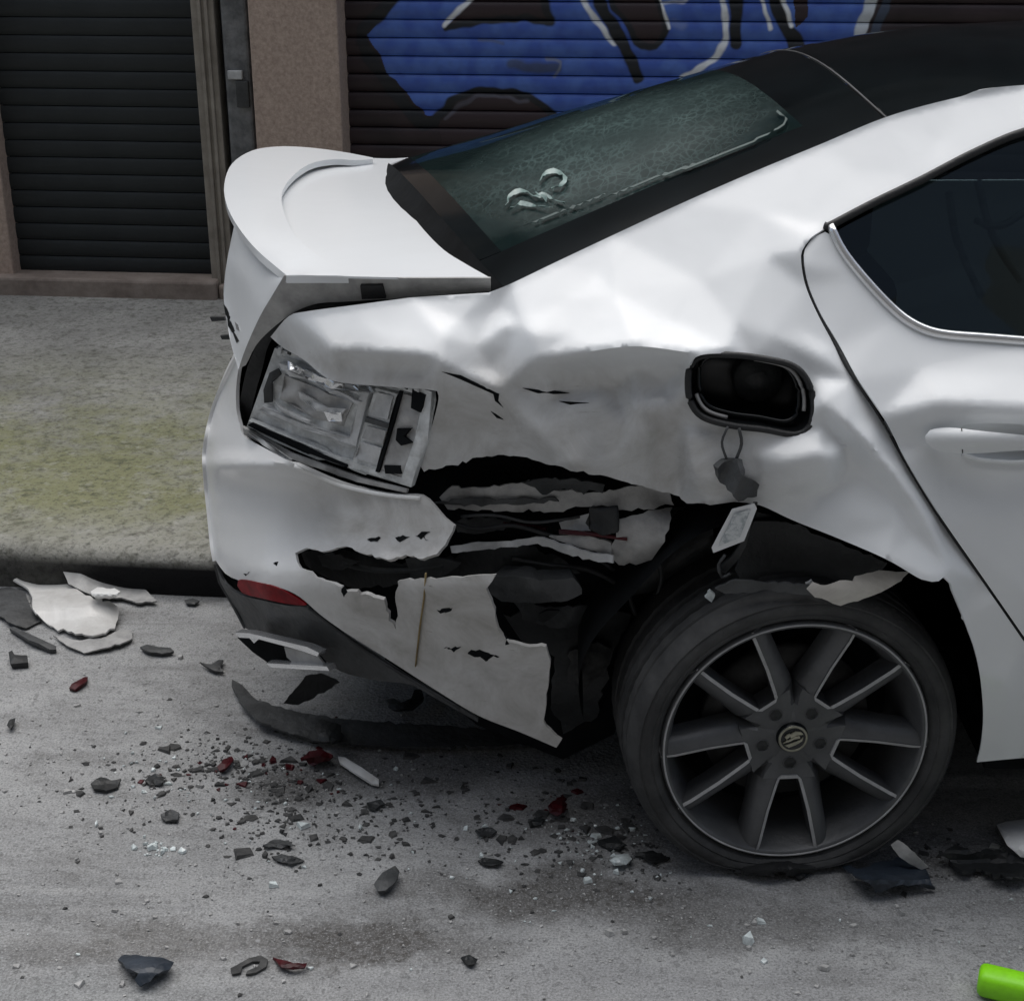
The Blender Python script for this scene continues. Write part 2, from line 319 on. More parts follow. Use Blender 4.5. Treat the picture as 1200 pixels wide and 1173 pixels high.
def panel(name, outline, field, mat, parent, holes=(), step=7, thick=.003, mode='y', smooth=True, jitter=.25, wrap=None, lines=(), **kw):
    """a sheet of metal or plastic: its outline and openings, laid on the measured surface"""
    loops = [outline]+list(holes); P = []; E = []
    for L in loops:
        k = len(P); P += [tuple(q[:2]) for q in L]; E += [(k+i, k+(i+1) % len(L)) for i in range(len(L))]
    B = np.array(P, float)
    for ln in lines:                            # folds get their own edges, so that they stay crisp
        q = np.array(cat(ln, 4)); ok = inpoly(q[:, 0], q[:, 1], outline)
        for h in holes: ok &= ~inpoly(q[:, 0], q[:, 1], h)
        ok &= np.hypot(q[:, 0, None]-B[None, :, 0], q[:, 1, None]-B[None, :, 1]).min(1) > 3
        for i in range(len(q)):
            if ok[i]:
                if i and ok[i-1]: E.append((len(P)-1, len(P)))
                P.append(tuple(q[i]))
    B = np.array(P, float); x0, y0 = B.min(0); x1, y1 = B.max(0)
    gx, gy = np.meshgrid(np.arange(x0, x1, step), np.arange(y0, y1, step*.9)); gx[1::2] += step/2
    rg = np.random.default_rng(len(B)); gx = (gx+rg.uniform(-jitter, jitter, gx.shape)*step).ravel(); gy = (gy+rg.uniform(-jitter, jitter, gy.shape)*step).ravel()
    ins = inpoly(gx, gy, outline)
    for h in holes: ins &= ~inpoly(gx, gy, h)
    gx, gy = gx[ins], gy[ins]
    if len(gx):
        keep = np.ones(len(gx), bool)
        for k in range(0, len(gx), 2000):
            d = np.hypot(gx[k:k+2000, None]-B[None, :, 0], gy[k:k+2000, None]-B[None, :, 1]).min(1); keep[k:k+2000] = d > step*.55
        P += list(zip(gx[keep], gy[keep]))
    v, e, f, ov, oe, of = delaunay_2d_cdt([Vector((q[0], -q[1])) for q in P], E, [], 0, 1e-5)
    V = np.array([(q[0], -q[1]) for q in v]); F = []
    for t in f:
        for k in range(1, len(t)-1): F.append((t[0], t[k], t[k+1]))
    F = np.array(F); c = V[F].mean(1); ok = inpoly(c[:, 0], c[:, 1], outline)
    for h in holes: ok &= ~inpoly(c[:, 0], c[:, 1], h)
    F = F[ok]
    ar = (V[F[:, 1], 0]-V[F[:, 0], 0])*-(V[F[:, 2], 1]-V[F[:, 0], 1])+(V[F[:, 1], 1]-V[F[:, 0], 1])*(V[F[:, 2], 0]-V[F[:, 0], 0])
    F[ar < 0] = F[ar < 0][:, ::-1]
    d = field(V[:, 0], V[:, 1]) if callable(field) else np.full(len(V), float(field))
    Q = (at_y if mode == 'y' else at_z)(V[:, 0], V[:, 1], d)
    used = np.unique(F); mp = -np.ones(len(V), int); mp[used] = np.arange(len(used)); Q = Q[used]; F = mp[F]
    Q = [tuple(q) for q in Q]; F = [tuple(t) for t in F]
    if wrap:                                    # carry the sheet on round a corner, away from the camera
        wpts, offs = wrap
        wq = np.array(wpts, float); wd = field(wq[:, 0], wq[:, 1]); W = (at_y if mode == 'y' else at_z)(wq[:, 0], wq[:, 1], wd)
        k = len(Q); n = len(W)
        for (dx, dy, dz) in [(0, 0, 0)]+list(offs):
            Q += [(w[0]+dx, w[1]+dy, w[2]+dz) for w in W]
        for a in range(len(offs)):
            for i in range(n-1): F.append((k+a*n+i, k+a*n+i+1, k+(a+1)*n+i+1, k+(a+1)*n+i))
    return mesh(name, Q, F, mat, parent, smooth=smooth, thick=thick, **kw)
def strip(name, pts, field, rad, mat, parent, n=8, cyclic=False, lift=0, squash=1.0, mode='y'):
    q = np.array(pts, float); d = (field(q[:, 0], q[:, 1]) if callable(field) else np.full(len(q), float(field)))+lift
    return tube(name, (at_y if mode == 'y' else at_z)(q[:, 0], q[:, 1], d), rad, mat, parent, n, cyclic, squash)
#%%GROUND
# ------------------------------------------------------------------ road and pavement
def road_mat():
    m, nt, b = newmat('worn_asphalt'); N = nt.nodes; L = nt.links
    tc = N.new('ShaderNodeTexCoord'); P = tc.outputs['Object']
    def noise(sc, det, rough=.6, dist=0.):
        n = N.new('ShaderNodeTexNoise'); n.inputs['Scale'].default_value = sc; n.inputs['Detail'].default_value = det; n.inputs['Roughness'].default_value = rough; n.inputs['Distortion'].default_value = dist
        L.new(P, n.inputs['Vector']); return n
    def mixc(f, A, Bc, mode='MIX'):
        x = N.new('ShaderNodeMix'); x.data_type = 'RGBA'; x.blend_type = mode
        for s_, q in (('Factor', f), ('A', A), ('B', Bc)):
            if hasattr(q, 'node'): L.new(q, x.inputs[s_])
            else: x.inputs[s_].default_value = q if s_ == 'Factor' else rgb(q)
        return x.outputs['Result']
    def rng(o, a, b_, c=0., d=1.):
        x = N.new('ShaderNodeMapRange'); x.inputs[1].default_value = a; x.inputs[2].default_value = b_; x.inputs[3].default_value = c; x.inputs[4].default_value = d; L.new(o, x.inputs[0]); return x.outputs[0]
    big = noise(1.1, 5, .6, .5); mid = noise(7, 6, .7, .3); fine = noise(95, 4, .7)
    col = mixc(rng(big.outputs['Fac'], .38, .62), (.20, .205, .208), (.37, .375, .375))
    mps = N.new('ShaderNodeMapping'); mps.inputs['Rotation'].default_value = (0, 0, -.9); mps.inputs['Scale'].default_value = (2.2, 11, 1); L.new(P, mps.inputs[0])
    stk = N.new('ShaderNodeTexNoise'); stk.inputs['Scale'].default_value = 1.6; stk.inputs['Detail'].default_value = 7; stk.inputs['Roughness'].default_value = .7; stk.inputs['Distortion'].default_value = .8; L.new(mps.outputs[0], stk.inputs['Vector'])
    col = mixc(rng(stk.outputs['Fac'], .46, .66, 0, .6), col, (.42, .425, .42))
    col = mixc(rng(stk.outputs['Fac'], .48, .34, 0, .5), col, (.15, .148, .142))
    bl = noise(3.2, 8, .72, 1.2); col = mixc(rng(bl.outputs['Fac'], .56, .68, 0, .55), col, (.13, .128, .122)); col = mixc(rng(bl.outputs['Fac'], .44, .32, 0, .4), col, (.42, .42, .415))
    col = mixc(rng(mid.outputs['Fac'], .40, .75, 0, .6), col, (.165, .165, .162))
    # stains of oil and dust where the photograph shows them
    warp = noise(5, 5, .7)
    wv = N.new('ShaderNodeVectorMath'); wv.operation = 'MULTIPLY_ADD'; wv.inputs[1].default_value = (.30, .30, 0); L.new(warp.outputs['Color'], wv.inputs[0]); L.new(P, wv.inputs[2])
    def stain(px, py, rx, ry, c, amt):
        nonlocal col
        q = at_z(np.array(float(px)), np.array(float(py)), 0.)
        mp = N.new('ShaderNodeMapping'); mp.vector_type = 'TEXTURE'; mp.inputs['Location'].default_value = (q[0]+.15, q[1]+.15, 0); mp.inputs['Scale'].default_value = (rx, ry, 1)
        L.new(wv.outputs[0], mp.inputs[0])
        g = N.new('ShaderNodeVectorMath'); g.operation = 'LENGTH'; L.new(mp.outputs[0], g.inputs[0])
        col = mixc(rng(g.outputs['Value'], 1.15, .45, 0, amt), col, c)
    stain(660, 1045, .34, .08, (.050, .045, .039), .88)
    stain(430, 1100, .24, .065, (.050, .044, .038), .88)
    stain(860, 1080, .35, .06, (.07, .066, .06), .6)
    stain(170, 1100, .26, .06, (.09, .083, .074), .6)
    stain(340, 920, .16, .09, (.040, .038, .035), .85); stain(480, 900, .3, .10, (.05, .048, .045), .7)
    stain(760, 960, .35, .12, (.05, .049, .047), .75)
    stain(1050, 1010, .3, .10, (.05, .05, .05), .7)
    stain(250, 1010, .2, .1, (.27, .275, .275), .35)
    stain(700, 1150, .5, .07, (.28, .285, .29), .55)
    stain(80, 1160, .3, .05, (.25, .26, .26), .5)
    v = N.new('ShaderNodeTexVoronoi'); v.inputs['Scale'].default_value = 130; L.new(P, v.inputs['Vector'])
    vc = N.new('ShaderNodeSeparateColor'); L.new(v.outputs['Color'], vc.inputs[0])
    col = mixc(rng(vc.outputs[0], .0, 1., .0, .30), col, (.34, .345, .35))
    col = mixc(rng(vc.outputs[1], .80, .95, 0, .35), col, (.07, .07, .07))
    gr2 = noise(230, 3, .8); col = mixc(rng(gr2.outputs['Fac'], .50, .36, 0, .55), col, (.06, .06, .06)); col = mixc(rng(gr2.outputs['Fac'], .54, .66, 0, .45), col, (.5, .505, .51))
    spk = noise(55, 3, .6); col = mixc(rng(spk.outputs['Fac'], .66, .76, 0, .35), col, (.025, .025, .026))
    sp2 = noise(42, 2, .5); col = mixc(rng(sp2.outputs['Fac'], .70, .78, 0, .55), col, (.42, .43, .44))
    L.new(col, b.inputs['Base Color']); b.inputs['Roughness'].default_value = .88; b.inputs['Specular IOR Level'].default_value = .3
    bp = N.new('ShaderNodeBump'); bp.inputs['Strength'].default_value = .45; bp.inputs['Distance'].default_value = .003
    ad = N.new('ShaderNodeMath'); ad.operation = 'ADD'; L.new(fine.outputs['Fac'], ad.inputs[0]); L.new(v.outputs['Distance'], ad.inputs[1]); L.new(ad.outputs[0], bp.inputs['Height'])
    L.new(bp.outputs[0], b.inputs['Normal']); return m
def pave_mat():
    m, nt, b = newmat('mossy_concrete'); N = nt.nodes; L = nt.links
    tc = N.new('ShaderNodeTexCoord'); mpv = N.new('ShaderNodeMapping'); mpv.inputs['Rotation'].default_value = (0, 0, -PSI); L.new(tc.outputs['Object'], mpv.inputs[0]); P = mpv.outputs[0]
    sx = N.new('ShaderNodeSeparateXYZ'); L.new(P, sx.inputs[0])
    def noise(sc, det, rough=.65):
        n = N.new('ShaderNodeTexNoise'); n.inputs['Scale'].default_value = sc; n.inputs['Detail'].default_value = det; n.inputs['Roughness'].default_value = rough; L.new(P, n.inputs['Vector']); return n.outputs['Fac']
    def rng(o, a, b_, c=0., d=1.):
        x = N.new('ShaderNodeMapRange'); x.inputs[1].default_value = a; x.inputs[2].default_value = b_; x.inputs[3].default_value = c; x.inputs[4].default_value = d; L.new(o, x.inputs[0]); return x.outputs[0]
    def mixc(f, A, Bc):
        x = N.new('ShaderNodeMix'); x.data_type = 'RGBA'
        for s_, q in (('Factor', f), ('A', A), ('B', Bc)):
            if hasattr(q, 'node'): L.new(q, x.inputs[s_])
            else: x.inputs[s_].default_value = q if s_ == 'Factor' else rgb(q)
        return x.outputs['Result']
    def mul(a, c):
        x = N.new('ShaderNodeMath'); x.operation = 'MULTIPLY'; L.new(a, x.inputs[0])
        if hasattr(c, 'node'): L.new(c, x.inputs[1])
        else: x.inputs[1].default_value = c
        return x.outputs[0]
    col = mixc(rng(noise(3, 6), .3, .7), (.25, .248, .232), (.42, .415, .39))
    # moss grows in the damp middle of the pavement
    band = mul(rng(sx.outputs['Y'], 1.0, 1.35), rng(sx.outputs['Y'], 2.9, 1.9))
    moss = mul(band, rng(noise(2.3, 9, .8), .38, .56))
    col = mixc(mul(moss, .95), col, (.235, .24, .135))
    col = mixc(mul(rng(noise(30, 4), .50, .68), .60), col, (.075, .075, .055))
    col = mixc(mul(rng(noise(24, 5, .7), .56, .70), .6), col, (.40, .40, .365))
    col = mixc(mul(rng(noise(85, 3), .52, .68), .55), col, (.05, .05, .045))
    # near-black colour low on the kerb face
    sz = rng(sx.outputs['Z'], .100, .075)
    gr = mul(rng(sx.outputs['Y'], 1.062, 1.04), sz)
    col = mixc(gr, col, (.012, .012, .013))
    L.new(col, b.inputs['Base Color']); b.inputs['Roughness'].default_value = .92; b.inputs['Specular IOR Level'].default_value = .2
    bp = N.new('ShaderNodeBump'); bp.inputs['Strength'].default_value = .8; bp.inputs['Distance'].default_value = .008; L.new(noise(70, 5), bp.inputs['Height']); L.new(bp.outputs[0], b.inputs['Normal']); return m
M['road'] = road_mat(); M['pave'] = pave_mat()
rd = mesh('road', [(-60, -60, 0), (60, -60, 0), (60, 60, 0), (-60, 60, 0)], [(0, 1, 2, 3)], M['road']); tag(rd, kind='structure')
# pavement: one sheet with a worn, rounded kerb edge; slightly uneven
KY = 1.035
V = []; F = []
prof = [(KY+.004, -.02), (KY, .05), (KY+.002, .088), (KY+.012, .108), (KY+.03, .119), (KY+.06, .122), (1.4, .123), (2.0, .124), (2.8, .125), (3.7, .126)]
ss = np.linspace(-20, 20, 401); rg = np.random.default_rng(3); wob = blur(rg.normal(0, 1, (1, 401)), 2)[0]*.012
for i, s in enumerate(ss):
    for j, (t, z) in enumerate(prof):
        V.append(street(s, t+(wob[i] if j < 6 else 0), z+(wob[(i*3) % 401]*.25 if 2 < j < 6 else 0)))
n = len(prof)
for i in range(400):
    for j in range(n-1): F.append((i*n+j, (i+1)*n+j, (i+1)*n+j+1, i*n+j+1))
pv = mesh('pavement', V, F, M['pave']); tag(pv, kind='structure')
#%%FACADE
# ------------------------------------------------------------------ building front
M['granite'] = grain('brown_granite', (.36, .27, .22), .65, .3, 60, bump=.25, bscale=120, second=(.58, .46, .385), lo=.3, hi=.7)
M['wallrender'] = grain('grey_render', (.25, .24, .23), .85, .2, 5, bump=.3, bscale=40)
M['lintel'] = grain('dark_stone', (.07, .065, .062), .8, .25, 6, bump=.3, bscale=40)
M['jamb'] = grain('weathered_tan_metal', (.22, .195, .165), .55, .3, 9, bump=.2, bscale=30, second=(.35, .315, .27))
M['pipe'] = grain('flaking_grey_metal', (.10, .105, .11), .55, .35, 14, bump=.5, bscale=30, second=(.24, .245, .25), lo=.4, hi=.7)
M['step'] = grain('brown_stone_step', (.20, .16, .135), .75, .3, 8, bump=.3, bscale=50, second=(.34, .285, .245))
M['slat_dark'] = grain('dark_green_shutter', (.010, .014, .016), .6, .35, 3, bump=.2, bscale=25, second=(.018, .023, .025))
bld = empty('building', street(-1.7, 3.6, .12)); 
def bpart(o): 
    o.parent = bld; o.matrix_parent_inverse = Matrix.Translation(bld.location).inverted(); return o
def graffiti():
    W_, H_ = 1100, 300; s0, s1, z0, z1 = -1.62, 1.6, .55, 1.43
    S, Z = np.meshgrid(s0+(np.arange(W_)+.5)/W_*(s1-s0), z0+(np.arange(H_)+.5)/H_*(z1-z0))
    PX = pix(np.stack([CP*S-SP*3.75, SP*S+CP*3.75, Z], -1)); X, Y = PX[..., 0], PX[..., 1]
    rg = np.random.default_rng(8); nz = blur(rg.normal(0, 1, X.shape), 6); nz /= nz.std(); nf = blur(rg.normal(0, 1, X.shape), 2); nf /= nf.std()
    X = X+nz*1.1; Y = Y+np.roll(nz, 40, 1)*1.1
    img = np.zeros((H_, W_, 4)); 
    def comp(mask, c, a=1.0):
        k = (np.clip(mask, 0, 1)*a)[..., None]; img[..., :3] = img[..., :3]*(1-k)+np.array(c)*k; img[..., 3:] = np.maximum(img[..., 3:], k)
    def dist(pts):
        D = np.full(X.shape, 1e9)
        for (x1, y1), (x2, y2) in zip(pts[:-1], pts[1:]):
            dx, dy = x2-x1, y2-y1; t = np.clip(((X-x1)*dx+(Y-y1)*dy)/(dx*dx+dy*dy+1e-9), 0, 1); D = np.minimum(D, np.hypot(X-x1-t*dx, Y-y1-t*dy))
        return D
    def stroke(pts, w, c, a=1.0, soft=2.6): comp((w/2-dist(cat(pts, 6)))/soft+.5, c, a)
    def fill(poly, c, a=1.0): comp(inpoly(X, Y, poly).astype(float), c, a)
    K = (.007, .010, .014); BL = (.05, .115, .46); BL2 = (.09, .19, .56); WH = (.85, .88, .90); MR = (.032, .018, .022)
    body = [(478, -30), (455, 12), (431, 42), (455, 85), (497, 135), (511, 137), (530, 118), (552, 107), (580, 103), (612, 108), (646, 128), (700, 158), (760, 176), (820, 160), (880, 185), (940, 168), (985, 120), (1012, 26), (1030, -30)]
    fill(body, BL); fill([(x*.0+x, y) for x, y in body], BL2, 0.0)
    k = inpoly(X, Y, body)*np.clip(.35+.35*nz, 0, .8); comp(k, BL2)
    stroke([(484, -30), (452, 10), (424, 42), (448, 88), (490, 141), (508, 143)], 15, K)
    stroke([(508, 140), (530, 121), (552, 110), (580, 106), (612, 111), (650, 134)], 9, K)
    fill([(515, 142), (535, 124), (580, 112), (615, 117), (645, 135), (640, 175), (515, 175)], MR)
    stroke([(522, 138), (545, 121), (580, 113), (618, 120)], 5, (.10, .10, .13), .8)
    fill([(522, 34), (545, 27), (575, 23), (610, 22), (646, 26), (640, 8), (628, -30), (575, -30), (548, 5)], MR)
    stroke([(522, 34), (545, 28), (580, 23), (615, 22), (646, 26), (638, 4), (630, -30)], 8, K)
    stroke([(520, 30), (540, 10), (575, -20)], 6, WH)
    stroke([(560, 47), (575, 50), (590, 50)], 4, (.10, .14, .28), .8)
    stroke([(600, 78), (630, 80), (652, 78)], 11, (.06, .075, .10), .7, 4); stroke([(640, 70), (656, 71), (648, 90)], 4, (.22, .25, .32), .8)
    stroke([(680, -25), (685, 0), (702, 28), (720, 52)], 6, WH)
    stroke([(692, -30), (705, 10), (728, 50), (748, 92)], 13, K)
    fill([(712, -30), (716, 5), (735, 30), (745, 50), (760, 55), (774, 48), (780, 25), (768, 0), (765, -30)], MR)
    stroke([(712, -30), (716, 5), (735, 30), (745, 50), (760, 55), (774, 48), (780, 25), (768, 0), (765, -30)], 8, K)
    stroke([(768, -10), (779, 12), (783, 32)], 4, WH)
    stroke([(780, 5), (800, 0), (815, -6)], 4, WH, .7)
    stroke([(846, -30), (849, 20), (850, 45), (843, 62), (825, 78), (800, 92)], 7, WH)
    stroke([(862, -30), (862, 52)], 14, K)
    stroke([(884, -20), (895, 8), (904, 35)], 5, WH)
    stroke([(902, -30), (915, 15), (926, 40), (934, 60)], 18, K); fill([(930, -30), (948, -30), (946, 20), (934, 34)], MR)
    stroke([(912, -15), (922, 10), (929, 30)], 6, WH)
    stroke([(1028, -30), (1020, 5), (1008, 40), (1000, 70)], 14, (.62, .67, .72)); stroke([(1046, -30), (1038, 5), (1026, 40)], 12, (.05, .07, .11))
    stroke([(800, 30), (790, 26)], 9, (.20, .27, .50), .6, 5)
    img[..., 3] *= np.clip(.97+.03*nf, 0, 1)
    im = bpy.data.images.new('spray_paint_print', W_, H_, alpha=True, float_buffer=True); im.colorspace_settings.name = 'Non-Color'
    im.pixels.foreach_set(img.astype(np.float32).ravel()); im.pack()
    m, nt, b = newmat('maroon_shutter_with_spray_paint'); N = nt.nodes; L = nt.links
    tc = N.new('ShaderNodeTexCoord'); tc.object = bld
    mp = N.new('ShaderNodeMapping'); mp.vector_type = 'POINT'
    # building empty is turned with the street, so its own x runs along the wall
    loc = bld.location; sb = CP*loc.x+SP*loc.y
    mp.inputs['Scale'].default_value = (1/(s1-s0), 1/(z1-z0), 1)
    cx = N.new('ShaderNodeSeparateXYZ'); L.new(tc.outputs['Object'], cx.inputs[0]); cb = N.new('ShaderNodeCombineXYZ'); L.new(cx.outputs['X'], cb.inputs['X']); L.new(cx.outputs['Z'], cb.inputs['Y'])
    mp.inputs['Location'].default_value = ((sb-s0)/(s1-s0), (loc.z-z0)/(z1-z0), 0); L.new(cb.outputs[0], mp.inputs[0])
    ti = N.new('ShaderNodeTexImage'); ti.image = im; ti.extension = 'CLIP'; L.new(mp.outputs[0], ti.inputs[0])
    nz_ = N.new('ShaderNodeTexNoise'); nz_.inputs['Scale'].default_value = 5; nz_.inputs['Detail'].default_value = 6
    tc2 = N.new('ShaderNodeTexCoord'); L.new(tc.outputs['Object'], nz_.inputs['Vector'])
    cr = N.new('ShaderNodeValToRGB'); cr.color_ramp.elements[0].color = (.015, .0085, .0105, 1); cr.color_ramp.elements[1].color = (.036, .021, .025, 1); cr.color_ramp.elements[0].position = .35; cr.color_ramp.elements[1].position = .68; L.new(nz_.outputs['Fac'], cr.inputs[0])
    mx = N.new('ShaderNodeMix'); mx.data_type = 'RGBA'; L.new(ti.outputs['Alpha'], mx.inputs['Factor']); L.new(cr.outputs[0], mx.inputs['A']); L.new(ti.outputs['Color'], mx.inputs['B'])
    L.new(mx.outputs['Result'], b.inputs['Base Color']); b.inputs['Roughness'].default_value = .5; return m
bld.rotation_euler = (0, 0, PSI); bpy.context.view_layer.update()
def bp_(o):
    o.parent = bld; o.matrix_parent_inverse = bld.matrix_world.inverted(); return o
M['slat_print'] = graffiti()
def shutter(s0, s1, t, z0, z1, mat, name_label, pitch=.0705, k_=.7):
    sh = mesh('roller_shutter', [street(s0, t+.03, z0), street(s1, t+.03, z0), street(s1, t+.03, z1), street(s0, t+.03, z1)], [(0, 1, 2, 3)], M['dark_void']); bp_(sh); tag(sh, name_label)
    # one convex slat with a lip that shades the joint
    pr = [(.012, 0), (.004, .004), (-.004, .018), (-.008, .034), (-.004, .052), (.004, .064), (.012, .068)]
    V = []; F = []
    for (dt, dz) in pr: dt *= k_; V += [(0, dt, dz), (s1-s0, dt, dz)]
    for i in range(len(pr)-1): F.append((2*i, 2*i+1, 2*i+3, 2*i+2))
    first = None; k = 0; z = z0
    while z < z1-.05:
        if first is None:
            o = mesh('slat', V, F, mat); first = o
        else:
            o = first.copy(); COL.objects.link(o)
        o.location = street(s0, t, z); o.rotation_euler = (0, 0, PSI); o.parent = sh
        o.matrix_parent_inverse = Matrix(); z += pitch
    return sh
def reparent_keep(o): pass
shutter(-3.03, -2.16, 3.74, .20, 3.35, M['slat_dark'], 'dark green closed roller shutter at the left', k_=.38)
shutter(-1.60, 2.4, 3.75, .20, 3.35, M['slat_print'], 'maroon roller shutter sprayed with blue graffiti')
bp_(sbox('granite_pillar', -1.905, -1.548, 3.60, 3.9, .12, 3.4, M['granite'], bevel=.008))
bp_(sbox('granite_pillar', -3.5, -3.03, 3.66, 3.9, .12, 3.4, M['granite'], bevel=.008))
bp_(sbox('granite_pillar', 2.4, 2.9, 3.60, 3.9, .12, 3.4, M['granite'], bevel=.008))
j = bp_(sbox('door_jamb', -2.155, -2.06, 3.665, 3.88, .12, 3.4, M['jamb']))
for q in (-2.118, -2.09):
    o = sbox('jamb_ridge', q-.007, q+.007, 3.652, 3.664, .12, 3.4, M['jamb'], bevel=.003); o.parent = j; o.matrix_parent_inverse = j.matrix_world.inverted()
bp_(sbox('wall_recess', -2.06, -1.905, 3.74, 3.9, .12, 3.4, M['dark_grey']))
pp = bp_(sbox('flat_downpipe', -2.032, -1.925, 3.655, 3.735, .12, 3.4, M['pipe'], bevel=.012))
z0 = st(270, 92, 3.64)[1]
for nm, a, b_, c, d, mt in (('lock_plate', -2.015, -1.955, z0-.005, z0+.03, 'steel'), ('lock_box', -1.985, -1.932, z0-.115, z0-.01, 'dark_grey')):
    o = sbox(nm, a, b_, 3.635, 3.654, c, d, M[mt], bevel=.004); o.parent = pp; o.matrix_parent_inverse = pp.matrix_world.inverted()
bp_(sbox('door_step', -3.6, -2.12, 3.60, 3.80, .105, .205, M['step'], bevel=.012))
bp_(sbox('door_step', -2.118, 2.9, 3.62, 3.82, .105, .185, M['step'], bevel=.012))
bp_(sbox('lintel', -3.6, 3.2, 3.58, 3.95, 3.4, 3.8, M['lintel']))
bp_(sbox('upper_wall', -9, 9, 3.62, 4.0, 3.8, 4.1, M['lintel']))
bp_(sbox('side_wall', -9, -3.5, 3.62, 4.0, .1, 3.8, M['wallrender']))
bp_(sbox('side_wall', 2.9, 9, 3.62, 4.0, .1, 3.8, M['wallrender']))
tag(bld, 'shop building with brown granite pillar between two closed roller shutters', 'building')
#%%ACROSS
opp = empty('building', street(0, -8.5, 0));  # unseen building added behind the camera to keep sky light off the flank
def op_(o): o.parent = opp; o.matrix_parent_inverse = Matrix.Translation(opp.location).inverted(); return o
M['opp_wall'] = grain('dull_grey_render', (.16, .155, .15), .85, .2, 3, bump=.3, bscale=30)
op_(sbox('wall', -16, 16, -10.5, -8.5, 0, 13, M['opp_wall']))
for i in range(9):
    for k in range(3):
        s_ = -14+i*3.3; z_ = 1.0+k*3.2
        w_ = op_(sbox('window', s_, s_+1.3, -8.5+.002, -8.47, z_, z_+1.7, M['black_gloss'])); 
tag(opp, 'plain grey unseen building with three rows of windows, added across the street to block sky light', 'building')
#%%CAR
# ------------------------------------------------------------------ the car
car = empty('car', (0, .9, 0))
def cp(o, parent=None):
    p_ = parent or car
    o.parent = p_; bpy.context.view_layer.update() if False else None
    o.matrix_parent_inverse = Matrix.Translation(car.location).inverted() if p_ is car else Matrix()
    return o
def ext(px, py, y, dx, dy=0, dz=0):
    """the same line of the body carried further forward, outside the picture"""
    P = at_y(np.array(float(px)), np.array(float(py)), y)+np.array([dx, dy, dz]); q = pix(P); return (q[0], q[1], y+dy)
FW = 1.5
# points on the flank: (pixel, pixel, metres across the car)
rail = [(1200, 100, .37), (1120, 115, .37), (1040, 137, .36), (960, 170, .345), (880, 203, .33), (800, 238, .305), (720, 275, .28), (650, 308, .25), (600, 332, .225), (573, 343, .215)]
gap = [(480, 349, .225), (420, 357, .235), (360, 365, .255), (338, 371, .285), (317, 395, .335)]
seal = [(1200, 155, .295), (1140, 180, .275), (1080, 211, .25), (1020, 240, .225), (970, 266, .20)]
door_gap = [(970, 266, .20), (950, 279, .18), (940, 293, .165), (939, 308, .155), (944, 335, .14), (958, 368, .11), (978, 405, .075), (1000, 445, .03), (1030, 490, -.005), (1060, 543, -.012), (1100, 608, -.02), (1150, 680, -.025), (1200, 752, -.025)]
flank = list(rail)+list(gap)+list(seal)
q_gap = [(950, 279, .18), (940, 293, .165), (939, 308, .155), (944, 335, .14), (958, 368, .112), (978, 405, .08), (1000, 445, .042), (1030, 490, .022), (1060, 543, .014), (1100, 608, .004), (1150, 680, -.016), (1200, 752, -.022)]
flank += q_gap
